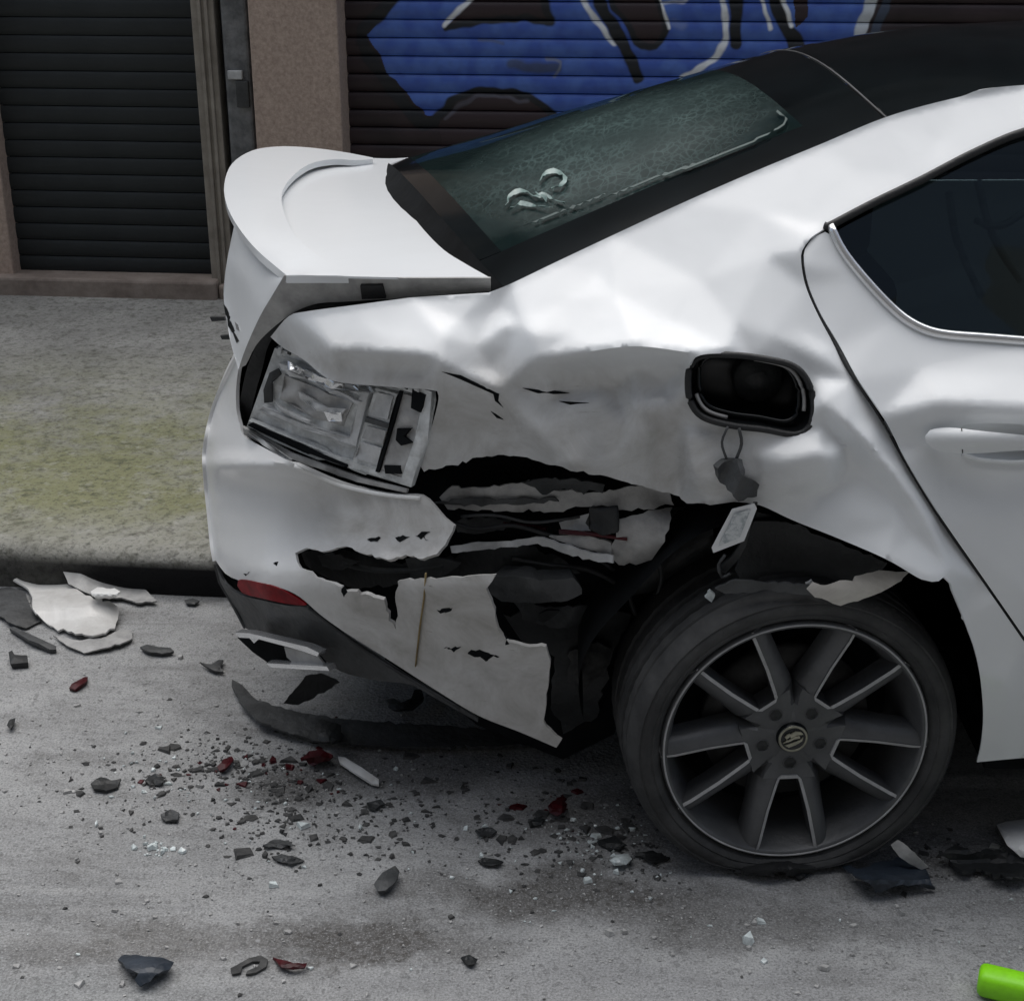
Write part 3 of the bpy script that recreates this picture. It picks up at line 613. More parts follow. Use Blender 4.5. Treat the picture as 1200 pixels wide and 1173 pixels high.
flank += [
  # the flap over the lamp: left facet, fold, hollow band under the fold
  (345, 371, .262), (390, 412, .172), (398, 446, .196), (355, 420, .268), (440, 413, .150), (497, 417, .115), (517, 426, .100),
  (402, 424, .196), (440, 426, .176), (497, 430, .143), (450, 452, .163), (505, 456, .125),
  (470, 385, .178), (540, 375, .180), (518, 395, .138), (593, 380, .158), (560, 405, .152), (575, 430, .138), (585, 362, .205),
  (603, 383, .150), (601, 415, .128), (598, 447, .108), (596, 410, .140),
  (529, 430, .106), (582, 456, .102), (586, 470, .112), (530, 470, .120), (500, 500, .138),
  # the shelf running to the fuel opening, with the overhang under it
  (613, 374, .152), (625, 392, .112), (615, 430, .100), (632, 420, .084), (667, 392, .104), (690, 412, .060), (747, 406, .040), (813, 414, .028), (780, 390, .080), (853, 409, .055),
  (660, 355, .168), (720, 342, .168), (773, 372, .115), (700, 322, .215), (820, 330, .178), (860, 380, .100), (900, 300, .18), (890, 250, .255), (1000, 200, .29), (1100, 165, .31), (905, 395, .075),
  (640, 436, .104), (690, 434, .108), (747, 428, .100), (800, 430, .080), (612, 455, .118), (668, 458, .120), (720, 456, .112), (780, 453, .088),
  # lower flank: facets and ridges
  (587, 465, .104), (625, 498, .090), (661, 533, .078), (640, 474, .106), (570, 500, .128), (610, 520, .128), (497, 552, .150), (530, 544, .152), (565, 536, .150), (590, 533, .148), (618, 536, .140), (640, 544, .118),
  (672, 478, .088), (668, 510, .080), (676, 545, .050), (690, 556, .062), (720, 562, .080), (700, 500, .085), (747, 479, .055), (735, 500, .080), (752, 510, .058), (715, 540, .075), (770, 500, .074), (797, 500, .070), (770, 560, .090), (800, 560, .085), (800, 584, .085), (770, 575, .095),
  (806, 520, .040), (820, 518, .030), (812, 570, .030), (838, 560, .012), (832, 592, .030), (845, 520, .026), (790, 478, .062),
  (806, 460, .045), (850, 500, .035), (955, 440, .050), (930, 512, .005), (880, 425, .060),
  # buckled strip beside the door, the bowl under the fuel opening
  (936, 385, .088), (962, 420, .050), (963, 474, .002), (991, 495, -.020), (1020, 522, -.030), (1045, 549, -.036), (1086, 606, -.043), (1114, 666, -.052),
  (975, 460, .015), (964, 492, .012), (978, 512, .010), (991, 533, .012), (1018, 560, -.004), (1045, 582, -.020), (1070, 625, -.035),
  (880, 530, .018), (923, 540, -.022), (960, 530, -.030), (986, 530, -.018), (973, 556, -.024), (940, 568, -.016), (915, 575, .000), (996, 541, .008), (981, 568, .006), (945, 581, .008), (915, 587, .012),
  (890, 560, .012), (880, 590, .035), (930, 610, .010), (960, 590, .000), (985, 632, -.030), (1000, 595, -.018), (1040, 656, -.070), (1085, 681, -.078), (1104, 683, -.070), (1112, 689, -.055), (1050, 615, -.040), (1130, 690, -.030),
  (1128, 722, -.026), (1150, 790, -.018), (1145, 893, .022), (1175, 890, .022), (1180, 800, -.020), (1200, 888, .022)]
door_pts = [(1075, 389, .10), (1200, 404, .092), (1050, 372, .115), (1000, 322, .155), (985, 462, .002), (1100, 471, -.008), (1200, 478, -.012), (985, 468, .000), (1100, 477, -.009), (1200, 485, -.011), (1080, 435, .05), (1200, 440, .045),
  (1040, 520, .004), (1100, 520, .008), (1200, 522, .008), (1110, 570, -.002), (1200, 600, -.016), (1160, 660, -.026), (1200, 690, -.030), (1200, 820, .0), (1050, 700, -.02)]
fw_pts = []
for q in rail[:1]+seal[:1]+door_pts+[(1200, 752, -.025), (1200, 888, .022)]:
    if q[0] == 1200:
        for dx in (.5, 1.0, FW+.1): fw_pts.append(ext(*q, dx, .04*dx if q[1] == 155 else 0, .008*dx if q[1] > 170 else (.20*dx-.10*dx*dx if q[1] == 155 else .06*dx-.03*dx*dx)))
allf = flank+[q for q in door_pts if q[0] == 1200]+fw_pts
ix = {(q[0], q[1]): i for i, q in enumerate(allf)}
def cr_(*pts): return [ix[q] for q in pts]
creases = [cr_((345, 371), (390, 412), (398, 446)), cr_((390, 412), (440, 413), (497, 417), (517, 426), (529, 430), (582, 456), (586, 470)), cr_((402, 424), (440, 426), (497, 430)), cr_((593, 380), (596, 410), (598, 447)), cr_((585, 362), (603, 383), (601, 415), (598, 447)),
  cr_((613, 374), (625, 392), (632, 420), (690, 412), (747, 406), (813, 414)), cr_((640, 436), (690, 434), (747, 428), (800, 430)), cr_((720, 342), (773, 372), (853, 409)), cr_((587, 465), (625, 498), (661, 533)), cr_((747, 479), (752, 510), (715, 540)), cr_((770, 500), (770, 560)), cr_((806, 520), (812, 570)), cr_((797, 500), (800, 560)),
  cr_((963, 474), (991, 495), (1020, 522), (1045, 549), (1086, 606), (1114, 666)), cr_((964, 492), (978, 512), (991, 533), (1018, 560), (1045, 582), (1070, 625)), cr_((986, 530), (973, 556), (940, 568), (915, 575)), cr_((996, 541), (981, 568), (945, 581), (915, 587)), cr_((985, 632), (1040, 656), (1085, 681))]
dent_zone = [(395, 430), (600, 450), (800, 420), (960, 440), (1000, 560), (1050, 650), (900, 620), (700, 570), (480, 570)]
FL = Field(allf, creases, sigma=3.6, g=2.0, noise=[([(500, 455), (600, 465), (690, 450), (820, 450), (835, 590), (700, 560), (600, 535), (490, 555)], .0100, 27, 107), ([(860, 510), (960, 500), (1000, 560), (1060, 640), (930, 600), (870, 590)], .0060, 26, 109), ([(400, 380), (600, 380), (640, 430), (560, 440), (400, 440)], .0030, 28, 111), ([(500, 425), (590, 455), (600, 540), (500, 550)], .0016, 9, 14), ([(640, 475), (820, 475), (830, 590), (640, 550)], .0020, 12, 15)])
FLD = Field([q for q in door_gap if q[1] > 300]+[(966, 268, .20), (945, 296, .17)]+rail+seal+door_pts+fw_pts+[(1145, 893, .022), (1200, 888, .022)], [], sigma=4.5)
def xy(L): return [(q[0], q[1]) for q in L]
E1 = [ext(1200, 155, .295, d, .04*d, .20*d-.10*d*d)[:2] for d in (1.5, 1.0, .5, .25, .1)]; R1 = [ext(1200, 100, .37, d, 0, .06*d-.03*d*d)[:2] for d in (.5, 1.0, 1.5)]
B1 = [ext(1200, 888, .022, d)[:2] for d in (1.5, 1.0, .5)]; D1 = [ext(1200, 752, -.025, d)[:2] for d in (.15, .25)]
hole = cat([(808, 428), (822, 416), (860, 415), (900, 420), (930, 428), (946, 444), (954, 470), (950, 498), (932, 509), (895, 503), (855, 498), (822, 488), (808, 470), (805, 448)], 5, True)
top_edge = cat([R1[2], R1[1], R1[0]]+xy(rail), 8)
low_edge = torn([(497, 553), (530, 545), (565, 536), (590, 533), (618, 536), (640, 544), (690, 556), (720, 561), (770, 575), (790, 580), (805, 590), (832, 592)], 6, 1.3)
arch = torn(cat([(860, 588), (890, 592), (930, 610), (985, 632), (1040, 656), (1080, 679), (1100, 681), (1106, 676), (1114, 684)], 7), 7, .9)+cat([(1116, 692), (1128, 722), (1145, 772), (1152, 830), (1150, 870), (1145, 893)], 7)
body_out = cat(R1[::-1]+xy(rail), 8)+cat(xy(gap), 7)[0:]+cat([(317, 395), (332, 408), (355, 421), (378, 440), (397, 448), (450, 453), (503, 457), (514, 464), (506, 500), (492, 545), (497, 553)], 6)[1:]+low_edge[1:]+arch \
  +[(1175, 890), (1200, 888)]+cat(B1[::-1], 30)+[D1[1], D1[0]]+cat([(1200, 752)]+xy(q_gap)[::-1][1:]+[(970, 266)], 6)+cat(xy(seal)[::-1], 8)[1:]+E1[::-1]
q_ = cp(panel('quarter_panel', body_out, FL, M['scuffed_shaded'], None, holes=[hole], step=5, thick=.004, lines=[[allf[i][:2] for i in c] for c in creases])); tag(q_, 'crushed and creased rear quarter panel running up into the roof pillar')
# lower half of the quarter: scuffs and painted-in shading share the same sheet
# rear door with its window opening
win = cat([(970, 268), (985, 298), (1010, 330), (1040, 362), (1062, 380), (1085, 391), (1110, 396), (1150, 399), (1200, 403)], 7)
W1 = [ext(1200, 403, .092, d, 0, .008*d)[:2] for d in (.5, 1.0, 1.5)]
inset = [(q[0]+4+(1.2 if 380 < q[1] < 500 else -.6), q[1]-1) for q in door_gap[1:]]
door_out = [(967, 272)]+win[1:]+W1+D1[::-1][:0]+[ext(1200, 752, -.025, d)[:2] for d in (1.5, 1.0, .3)]+[(1206, 752)]+cat(inset[::-1], 6)[1:]
FD = FLD
cupf = cat([(1124, 502), (1150, 496), (1190, 497), (1232, 502), (1238, 522), (1200, 540), (1150, 538), (1126, 531)], 6, True)
dr = cp(panel('rear_door', door_out, FD, M['white'], None, holes=[cupf], step=7, thick=.004))
# window seal, chrome strip and pane
cp(strip('window_trim', [(q[0]+3, q[1]-3) for q in win]+[(w[0], w[1]-3) for w in W1], FLD, .0085, M['chrome'], None, lift=-.004, squash=.7), dr)
cp(strip('window_seal', cat([(966, 265)]+xy(seal)[::-1]+E1[::-1], 10), FLD, .0075, M['black_rubber'], None, lift=-.001), dr)
gp = cat([(q[0]+2, q[1]) for q in door_gap], 8)
cp(strip('door_gap_seal', gp, FLD, [.0035 if q[1] < 400 else (.0048-.00007*abs(q[1]-420) if q[1] < 460 else .0013) for q in gp], M['black_rubber'], None, lift=.006), dr)
pane = [(970, 268)]+win[2:]+W1+[(q[0], q[1]+2) for q in E1]+[(q[0], q[1]+2) for q in cat(xy(seal), 10)]
FWN = Field([(960, 262, .21), (1200, 150, .305), (1200, 406, .10), (1060, 384, .118), (1020, 245, .235)]+[ext(1200, 150, .305, d, 0, -.03*d*d) for d in (.7, 1.6)]+[ext(1200, 406, .10, d) for d in (.7, 1.6)], sigma=20)
gw = cp(panel('window_glass', pane, lambda x, y: FLD(x, y)+.011, M['side_glass'], None, step=25, thick=.004), dr)
# door handle: bar over a scooped cup
hb = [(1084, 511), (1090, 504), (1112, 501), (1150, 505), (1200, 510), (1260, 515), (1290, 518), (1295, 528), (1250, 530), (1200, 528), (1150, 531), (1112, 531), (1092, 525), (1085, 518)]
hc = cp(panel('handle_cup', cupf, lambda x, y: FLD(x, y)+.002+.045*np.exp(-(((x-1195)/75)**2+((y-518)/18)**2)**2), M['white'], None, step=5, thick=.002), dr)
hd = cp(panel('door_handle', cat(hb, 6, True), lambda x, y: FLD(1100+0*x, 515+0*y)-.022-.030*np.sin(np.clip((x-1084)/200, 0, 1)*math.pi)+.012*((y-516)/14)**2, M['white'], None, step=4, thick=.018), dr)
cp(strip('handle_joint', [(1127, 502), (1128, 531)], lambda x, y: FLD(1100+0*x, 515+0*y)-.033, .0010, M['dark_grey'], None), dr)
cp(strip('cup_lip', cat([(1128, 532), (1145, 538), (1170, 541), (1200, 541), (1232, 531)], 5), FLD, .0040, M['white'], None, lift=-.002), dr)
# fuel filler pocket
M['pocket'] = grain('pocket_black', (.006, .007, .008), .35, .3, 9)
_H = np.array(hole); _y = FL(_H[:, 0], _H[:, 1]); _A = np.stack([_H[:, 0], _H[:, 1], np.ones(len(_H))], 1); _c = np.linalg.lstsq(_A, _y, rcond=None)[0]
def HP(x, y): return _c[0]*np.asarray(x)+_c[1]*np.asarray(y)+_c[2]
def pocket():
    V = []; F = []; H = np.array(hole); y0 = HP(H[:, 0], H[:, 1]); P0 = at_y(H[:, 0], H[:, 1], y0); c = P0.mean(0)
    rings = [(1.0, .001), (.97, .02), (.93, .03), (.90, .075), (.78, .095), (.3, .10), (.02, .10)]
    for (k, d) in rings:
        for q in P0: V.append((c[0]+(q[0]-c[0])*k, q[1]*(1-min(1, d*9))+c[1]*min(1, d*9)+d, c[2]+(q[2]-c[2])*k))
    n = len(H)
    for a in range(len(rings)-1):
        for i in range(n): F.append((a*n+i, a*n+(i+1) % n, (a+1)*n+(i+1) % n, (a+1)*n+i))
    return mesh('fuel_filler_pocket', V, F, M['pocket'])
fp = cp(pocket()); tag(fp, 'open black fuel filler pocket with its flap torn off')
def ringpts(k, dy, src=hole):
    H = np.array(src); y0 = HP(H[:, 0], H[:, 1]); P0 = at_y(H[:, 0], H[:, 1], y0); c = P0.mean(0)
    return [(c[0]+(q[0]-c[0])*k, q[1]+dy, c[2]+(q[2]-c[2])*k) for q in P0]
cp(tube('filler_seal', ringpts(.985, -.004), .0058, M['black_rubber'], None, 8, True), fp)
cp(tube('filler_inner_ring', ringpts(.80, .028), .0045, M['black_gloss'], None, 8, True), fp)
rp = ringpts(.86, .012); nr = len(rp)
cp(tube('filler_highlight', [rp[i % nr] for i in range(int(nr*.20), int(nr*.50))], .0035, M['primer'], None, 6), fp)  # pale arcs standing in for highlights inside the pocket
cp(tube('filler_highlight', [rp[i % nr] for i in range(int(nr*.78), int(nr*.93))], .0035, M['primer'], None, 6), fp)
cap_c = np.mean(ringpts(1, .09), 0)
def lathe(name, prof, mat, center, n=48, axis='y', mats=None):
    V = []; F = []
    for i in range(n):
        a = 2*math.pi*i/n
        for (r_, y_) in prof: V.append((center[0]+r_*math.cos(a), center[1]+y_, center[2]+r_*math.sin(a)))
    m_ = len(prof)
    for i in range(n):
        for j in range(m_-1): F.append((i*m_+j, i*m_+j+1, ((i+1) % n)*m_+j+1, ((i+1) % n)*m_+j))
    return mesh(name, V, F, mat)
cp(lathe('fuel_cap', [(.0, -.025), (.018, -.025), (.022, -.02), (.04, -.018), (.043, -.012), (.043, .01)], M['black_plastic'], (cap_c[0]+.02, cap_c[1], cap_c[2]), 24), fp)
# ---- bumper
bump_pts = []
rows = [(400, .03), (450, .03), (490, .046), (512, .044), (528, .026), (543, -.034), (547, -.030), (556, .012), (572, .044), (600, .040), (628, .024), (643, .008), (655, -.012), (668, -.040), (690, -.048), (720, -.012), (780, .02), (880, .03)]
colsb = [(215, .85), (238, .62), (243, .54), (250, .475), (262, .42), (280, .36), (310, .295), (350, .24), (400, .185), (450, .135), (500, .085), (535, .055), (580, .035), (640, .015), (680, .0)]
for (py, d) in rows:
    lean = 0 if py < 640 else (py-640)*.00012
    for (px, y) in colsb: bump_pts.append((px+(0 if 500 < py < 650 else (18 if py < 460 else (8 if py <= 500 else min(30, (py-650)*.4)))) * (1 if px < 300 else 0), py, y+d*min(1, (px-205)/60)+lean))
FB = Field(bump_pts, (), sigma=3.5, noise=[([(250, 500), (530, 500), (530, 660), (250, 660)], .0022, 18, 11), ([(400, 560), (540, 590), (540, 660), (400, 640)], .003, 9, 17), ([(250, 550), (520, 590), (520, 640), (260, 650)], .0055, 28, 117), ([(400, 680), (640, 680), (650, 860), (440, 780)], .0035, 22, 118), ([(440, 670), (690, 660), (690, 880), (440, 800)], .003, 16, 12)])
b_up = cat([(283, 412), (268, 440), (256, 466), (247, 495), (241, 530), (242, 560), (246, 600), (250, 640), (253, 657)], 6)
b_low = cat([(253, 657), (264, 672), (280, 680), (305, 684), (332, 690), (352, 700), (375, 720), (400, 738), (430, 757), (460, 776), (510, 808), (560, 838), (610, 858), (652, 876)], 7)[1:]
b_frag = torn([(652, 876), (658, 867), (640, 851), (637, 845), (640, 828), (643, 800), (645, 775), (640, 758), (615, 757), (595, 752), (584, 738), (580, 722), (576, 704), (570, 690), (576, 682), (581, 673), (560, 674), (520, 677), (490, 678), (466, 681)], 6, .8)[1:]
b_crk = torn([(466, 681), (463, 700), (466, 718), (464, 738), (460, 730), (452, 715), (450, 703), (428, 696), (410, 693), (392, 684), (375, 678), (358, 668), (348, 658), (346, 648)], 5, 1.2)[1:]
b_tip = torn([(346, 648), (360, 642), (380, 646), (405, 640), (430, 650), (455, 656), (475, 650), (495, 655), (512, 649), (522, 638), (532, 616)], 5, .8)[1:]
b_top = cat([(532, 616), (520, 606), (508, 592), (494, 580), (470, 579), (440, 576), (400, 567), (365, 553), (340, 541), (312, 526), (286, 511), (281, 497), (277, 480), (277, 450), (283, 412)], 7)[1:-1]
bo = b_up+b_low+b_frag+b_crk+b_tip+b_top
ru = [(dx, dy, 0) for dx, dy in ((-.012, .12), (-.012, .3), (.0, .5), (.05, .75), (.16, .95), (.40, 1.12))]
bm_ = cp(panel('rear_bumper', bo, FB, M['bumper'], None, step=6, thick=.007, wrap=(b_up, ru))); tag(bm_, 'torn rear bumper cover with a hole ripped through its corner')
cp(strip('bumper_lip', cat([(345, 546), (370, 557), (400, 569), (440, 578), (470, 582), (492, 584)], 6), FB, .0042, M['torn'], None, lift=-.002), bm_)
cp(strip('yellow_strap', [(499, 672), (497, 700), (492, 735), (487, 780)], FB, .0035, M['wood'], None, lift=-.004, squash=.5), bm_)
for (a, b_, c) in [((462, 655), (474, 651), (484, 656)), ((488, 656), (497, 652), (502, 660))]:
    pass
def scrap(name, poly, fld, mat, parent, thick=.004, mode='y', step=6, wob=0):
    return cp(panel(name, poly, fld, mat, None, step=step, thick=thick, mode=mode), parent)
# torn holes showing dark plastic, scraped chips on the fragment
for k, pl in enumerate([[(463, 630), (472, 627), (480, 629), (474, 632), (468, 635)], [(487, 628), (494, 623), (504, 623), (497, 628), (502, 633), (493, 632)], [(400, 690), (404, 686), (407, 694), (403, 700)], [(520, 760), (540, 758), (534, 762)], [(590, 742), (598, 748), (592, 756)], [(430, 632), (446, 630), (438, 634)], [(285, 672), (292, 670), (288, 675)], [(320, 660), (326, 658), (324, 663)], [(548, 766), (560, 762), (572, 765), (585, 770), (572, 774), (556, 770)], [(512, 715), (530, 712), (526, 717), (516, 719)]]):
    scrap('scraped_patch', torn(pl+[pl[0]], 3, 1.4)[:-1], lambda x, y: FB(x, y)-.0012, M['dark_void'], bm_, .001)
rf = [(279, 680), (300, 682), (325, 689), (345, 699), (359, 709), (340, 708), (310, 702), (283, 694)]
scrap('reflector', cat(rf, 5, True), lambda x, y: FB(x, y)-.004, M['red'], bm_, .004)
# dark lower valance
va = cat([(253, 662), (264, 684), (282, 697), (310, 704), (340, 710), (362, 712), (385, 730), (405, 745), (440, 768), (470, 788), (512, 812), (560, 842)], 8)+cat([(560, 846), (505, 815), (480, 802), (440, 797), (400, 787), (375, 770), (340, 752), (310, 744), (288, 736), (272, 706), (258, 682)], 8)
lv = cp(panel('lower_valance', va, lambda x, y: FB(x, y)+.014+np.clip((y-690)*.0006, 0, .06), M['dark_grey'], None, step=8, thick=.005, wrap=([(253, 662), (258, 682), (272, 706), (288, 736)], [(dx+.02, dy, 0) for dx, dy in ((-.012, .15), (-.01, .4), (.03, .7), (.2, .95))]))); tag(lv, 'dark plastic lower valance of the bumper')
cp(strip('valance_edge', cat([(362, 712), (385, 730), (405, 746), (440, 770), (480, 795), (540, 830)], 8), FB, .004, M['black_plastic'], None, lift=.002), lv)
# exhaust trim
exf = lambda x, y: .34-(x-275)*.0014
ex = cp(panel('exhaust_trim', [(278, 747), (300, 749), (352, 763), (372, 770), (384, 784), (316, 778), (296, 764)], lambda x, y: exf(x, y)+.04, M['dark_void'], None, step=10, thick=.01))
cp(panel('exhaust_rim', [(275, 741), (292, 742), (360, 758), (374, 765), (372, 769), (352, 762), (300, 748), (280, 747)], exf, M['chrome'], None, step=6, thick=.02), ex)
cp(panel('exhaust_rim', [(311, 777), (383, 781), (386, 786), (318, 782)], exf, M['chrome'], None, step=6, thick=.02), ex)
cp(panel('exhaust_baffle', [(333, 758), (352, 762), (372, 768), (381, 780), (345, 778), (336, 770)], lambda x, y: exf(x, y)+.02, M['primer'], None, step=6, thick=.004), ex)
# ---- smashed tail lamp
lf = Field([(325, 405, .345), (290, 500, .37), (283, 512, .37), (505, 458, .13), (516, 465, .12), (486, 572, .12), (400, 440, .235), (390, 540, .245)], sigma=12)
def L(u, v):                                     # inside the lamp: u along it, v down it
    a = np.array([322, 408.])*(1-u)+np.array([506, 459.])*u; b = np.array([289, 500.])*(1-u)+np.array([478, 570.])*u
    bow = np.array([0, 8*math.sin(math.pi*u)]); q = a*(1-v)+b*v+bow*v*.6; return (q[0], q[1])
lamp_out = cat([L(0, 0), L(.3, 0), L(.6, 0.02), L(1, 0)], 6)+cat([L(1, 0), L(1.02, .5), L(1, 1)], 6)[1:]+cat([L(1, 1), L(.6, 1), L(.3, 1), L(0, 1)], 6)[1:]+cat([L(0, 1), L(0, 0)], 6)[1:-1]
NZ = Field([(q[0], q[1], 0) for q in [(280, 400), (520, 400), (520, 580), (280, 580)]], sigma=3, noise=[([(270, 390), (530, 390), (530, 590), (270, 590)], 1.0, 5, 31)])
lp = cp(panel('tail_lamp', lamp_out, lambda x, y: lf(x, y)+.022+.0015*NZ(x, y), M['lamp_grey'], None, step=5, thick=.006)); tag(lp, 'smashed tail lamp with its lens gone and its grey housing bare')
def lbox(name, poly, mat, dep, thick, nz=.0): return cp(panel(name, [L(*q) for q in poly], lambda x, y: lf(x, y)+dep+nz*NZ(x, y), mat, None, step=5, thick=thick), lp)
lbox('lamp_frame', [(0, 0), (.5, 0), (1, 0), (1.05, .5), (1.02, 1), (.5, 1), (0, 1), (0, .93), (.5, .93), (.95, .93), (.97, .5), (.95, .07), (.5, .07), (.03, .07)], M['lamp_grey'], .006, .012, .002)
lbox('reflector_bowl', [(.07, .18), (.30, .16), (.60, .20), (.60, .72), (.30, .74), (.05, .72)], M['lamp_grey'], .016, .004, .004)
lbox('bowl_rim', [(.05, .16), (.30, .14), (.63, .17), (.64, .76), (.30, .78), (.03, .76), (.05, .70), (.30, .72), (.59, .70), (.58, .24), (.30, .21), (.09, .23)], M['steel'], .004, .012, .003)
lbox('lamp_mirror', [(.11, .27), (.33, .30), (.55, .33), (.54, .60), (.36, .62), (.13, .55)], M['primer'], .010, .004, .006)
lbox('lens_shard', [(.10, .10), (.35, .17), (.63, .12), (.66, .17), (.40, .26), (.25, .24), (.12, .21)], M['chrome'], -.001, .003, .010)
lbox('lens_shard', [(.02, .30), (.06, .22), (.09, .28), (.05, .40), (.09, .62), (.05, .66), (.02, .52)], M['black_plastic'], .002, .004, .004)
lbox('lens_shard', [(.22, .40), (.42, .46), (.52, .42), (.50, .50), (.36, .54), (.24, .47)], M['steel'], .002, .003, .006)
lbox('circuit_board', [(.66, .12), (.80, .12), (.80, .92), (.64, .92)], M['lamp_grey'], .006, .010, .001)
lbox('board_rib', [(.65, .44), (.81, .44), (.81, .49), (.65, .49)], M['dark_grey'], .001, .008)
lbox('board_rib', [(.805, .08), (.825, .08), (.81, .95), (.79, .95)], M['dark_void'], .0005, .004)
lbox('side_bracket', [(.83, .10), (.97, .10), (.97, .93), (.82, .93)], M['primer'], .008, .006, .002)
for pl in ([(.88, .03), (.97, .05), (.96, .24), (.90, .22)], [(.85, .46), (.93, .42), (.90, .52), (.96, .56), (.90, .62), (.86, .58)], [(.83, .86), (.92, .82), (.94, .90), (.85, .94)]): lbox('broken_clip', pl, M['dark_void'], .002, .006)
lbox('dark_slot', [(.02, .93), (.45, .955), (.62, .97), (.62, 1.0), (.40, 1.0), (.0, .985)], M['dark_void'], .0, .004)
lbox('lower_rail', [(-.02, 1.03), (.30, 1.06), (.70, 1.05), (1.0, 1.02), (1.0, 1.07), (.70, 1.11), (.30, 1.13), (.0, 1.10)], M['primer'], .012, .006, .003)
lbox('lens_shard', [(-.01, 1.03), (.12, 1.06), (.30, 1.14), (.27, 1.17), (.12, 1.12)], M['steel'], .002, .004, .006)
for pl, mt in (([(.10, .20), (.20, .17), (.24, .24), (.14, .27)], 'steel'), ([(.30, .24), (.44, .26), (.60, .30), (.58, .34), (.40, .31)], 'steel'), ([(.09, .60), (.20, .64), (.34, .66), (.33, .70), (.18, .69)], 'steel'), ([(.40, .52), (.50, .47), (.52, .56), (.44, .60)], 'chrome'), ([(.68, .16), (.78, .15), (.78, .40), (.67, .42)], 'steel'), ([(.67, .52), (.79, .52), (.79, .66), (.66, .66)], 'primer'), ([(.66, .70), (.79, .70), (.79, .88), (.65, .88)], 'steel')):
    lbox('lens_shard', pl, M[mt], .0005, .003, .004)
# ragged chips of lens along the upper edge
rg = np.random.default_rng(12)
for k in range(16):
    u_ = .02+.92*k/16; w_ = rg.uniform(.015, .035); h_ = rg.uniform(.02, .06)
    lbox('lens_chip', [(u_, -.02), (u_+w_, -.03+rg.uniform(-.02, .02)), (u_+w_*1.3, h_), (u_+w_*.3, h_*.8)], M['black_plastic'] if k % 3 else M['steel'], -.002, .003)
# ---- tailgate
lidpts = [(333, 322, 1.060), (450, 324, 1.063), (575, 326, 1.064), (520, 294, 1.072), (482, 252, 1.080), (462, 216, 1.080), (464, 194, 1.076), (480, 186, 1.073), (436, 186, 1.073), (400, 188, 1.075), (360, 195, 1.078), (335, 216, 1.082), (330, 240, 1.082), (345, 275, 1.076), (380, 305, 1.068), (407, 321, 1.063), (420, 240, 1.086), (400, 215, 1.084), (440, 280, 1.076), (300, 250, 1.09), (290, 200, 1.085), (500, 340, 1.055), (350, 340, 1.05)]
FT = Field(lidpts, (), sigma=9)
tg = cp(panel('tailgate', cat([(575, 326), (545, 309), (520, 293), (497, 270), (480, 248), (467, 226), (461, 212), (463, 196), (480, 186)], 7)+cat([(478, 185), (455, 186), (425, 185), (385, 184), (340, 190), (310, 215), (305, 245), (320, 285), (336, 322)], 7)+[(407, 324), (450, 325), (520, 326)], FT, M['white'], None, step=8, thick=.004, mode='z')); tag(tg, 'white tailgate lid sprung out of line with the body')
FS = Field([(336, 322, 1.058), (333, 319, 1.060), (300, 291, 1.082), (277, 262, 1.097), (265, 235, 1.106), (264, 212, 1.110), (275, 190, 1.112), (300, 177, 1.110), (330, 173, 1.106), (380, 175, 1.100), (436, 185, 1.088), (440, 188, 1.086), (400, 187, 1.098), (362, 193, 1.104), (338, 212, 1.104), (331, 238, 1.098), (346, 275, 1.086), (380, 305, 1.070), (407, 322, 1.063), (300, 235, 1.106), (310, 270, 1.094)], sigma=6)
sp_out = cat([(336, 323), (300, 292), (277, 263), (265, 238), (263, 215), (272, 192), (295, 177), (325, 172), (360, 173), (400, 178), (437, 185)], 6)+cat([(437, 187), (415, 188), (390, 187), (362, 193), (338, 212), (330, 236), (345, 275), (380, 305), (408, 323)], 6)+[(370, 323)]
spo = cp(panel('spoiler', sp_out, FS, M['white'], None, step=6, thick=.014, mode='z'), tg)
# tailgate side (seen in the open gap), rear face with lettering
FG = Field([(330, 322, .262), (450, 324, .245), (575, 325, .215), (573, 343, .24), (450, 352, .27), (390, 355, .28), (345, 368, .29), (310, 400, .325), (288, 450, .40), (280, 500, .43), (305, 370, .30), (285, 418, .36)], sigma=6)
cp(panel('tailgate_side', cat([(333, 323), (400, 325), (480, 326), (575, 326)], 10)+[(575, 341)]+cat([(560, 343), (480, 349), (450, 351), (400, 354), (372, 356), (345, 366), (318, 386), (300, 405), (288, 428), (280, 432)], 7)+cat([(281, 428), (288, 408), (304, 372), (318, 348)], 7), FG, M['primer'], None, step=7, thick=.003), tg)  # grey material paints in the shaded tone of the white lid's side
cp(panel('gap_seal', cat([(440, 351), (390, 355), (350, 362), (322, 380), (304, 400), (290, 430), (281, 470), (276, 500)], 8)+cat([(292, 500), (297, 470), (308, 430), (316, 402), (338, 378), (370, 368), (440, 358)], 8), lambda x, y: FG(x, y)+.05, M['black_rubber'], None, step=9, thick=.003), tg)
bs = [(422, 335), (448, 335), (452, 350), (424, 351)]
cp(panel('bump_stop', bs, lambda x, y: FG(x, y)-.008, M['black_rubber'], None, step=6, thick=.012), tg)
FR = Field([(333, 325, .262), (305, 371, .31), (285, 416, .37), (280, 432, .40), (318, 330, .31), (290, 330, .42), (277, 264, .56), (268, 300, .58), (263, 345, .60), (268, 388, .54), (277, 425, .45), (300, 290, .45), (285, 370, .43)], sigma=6)
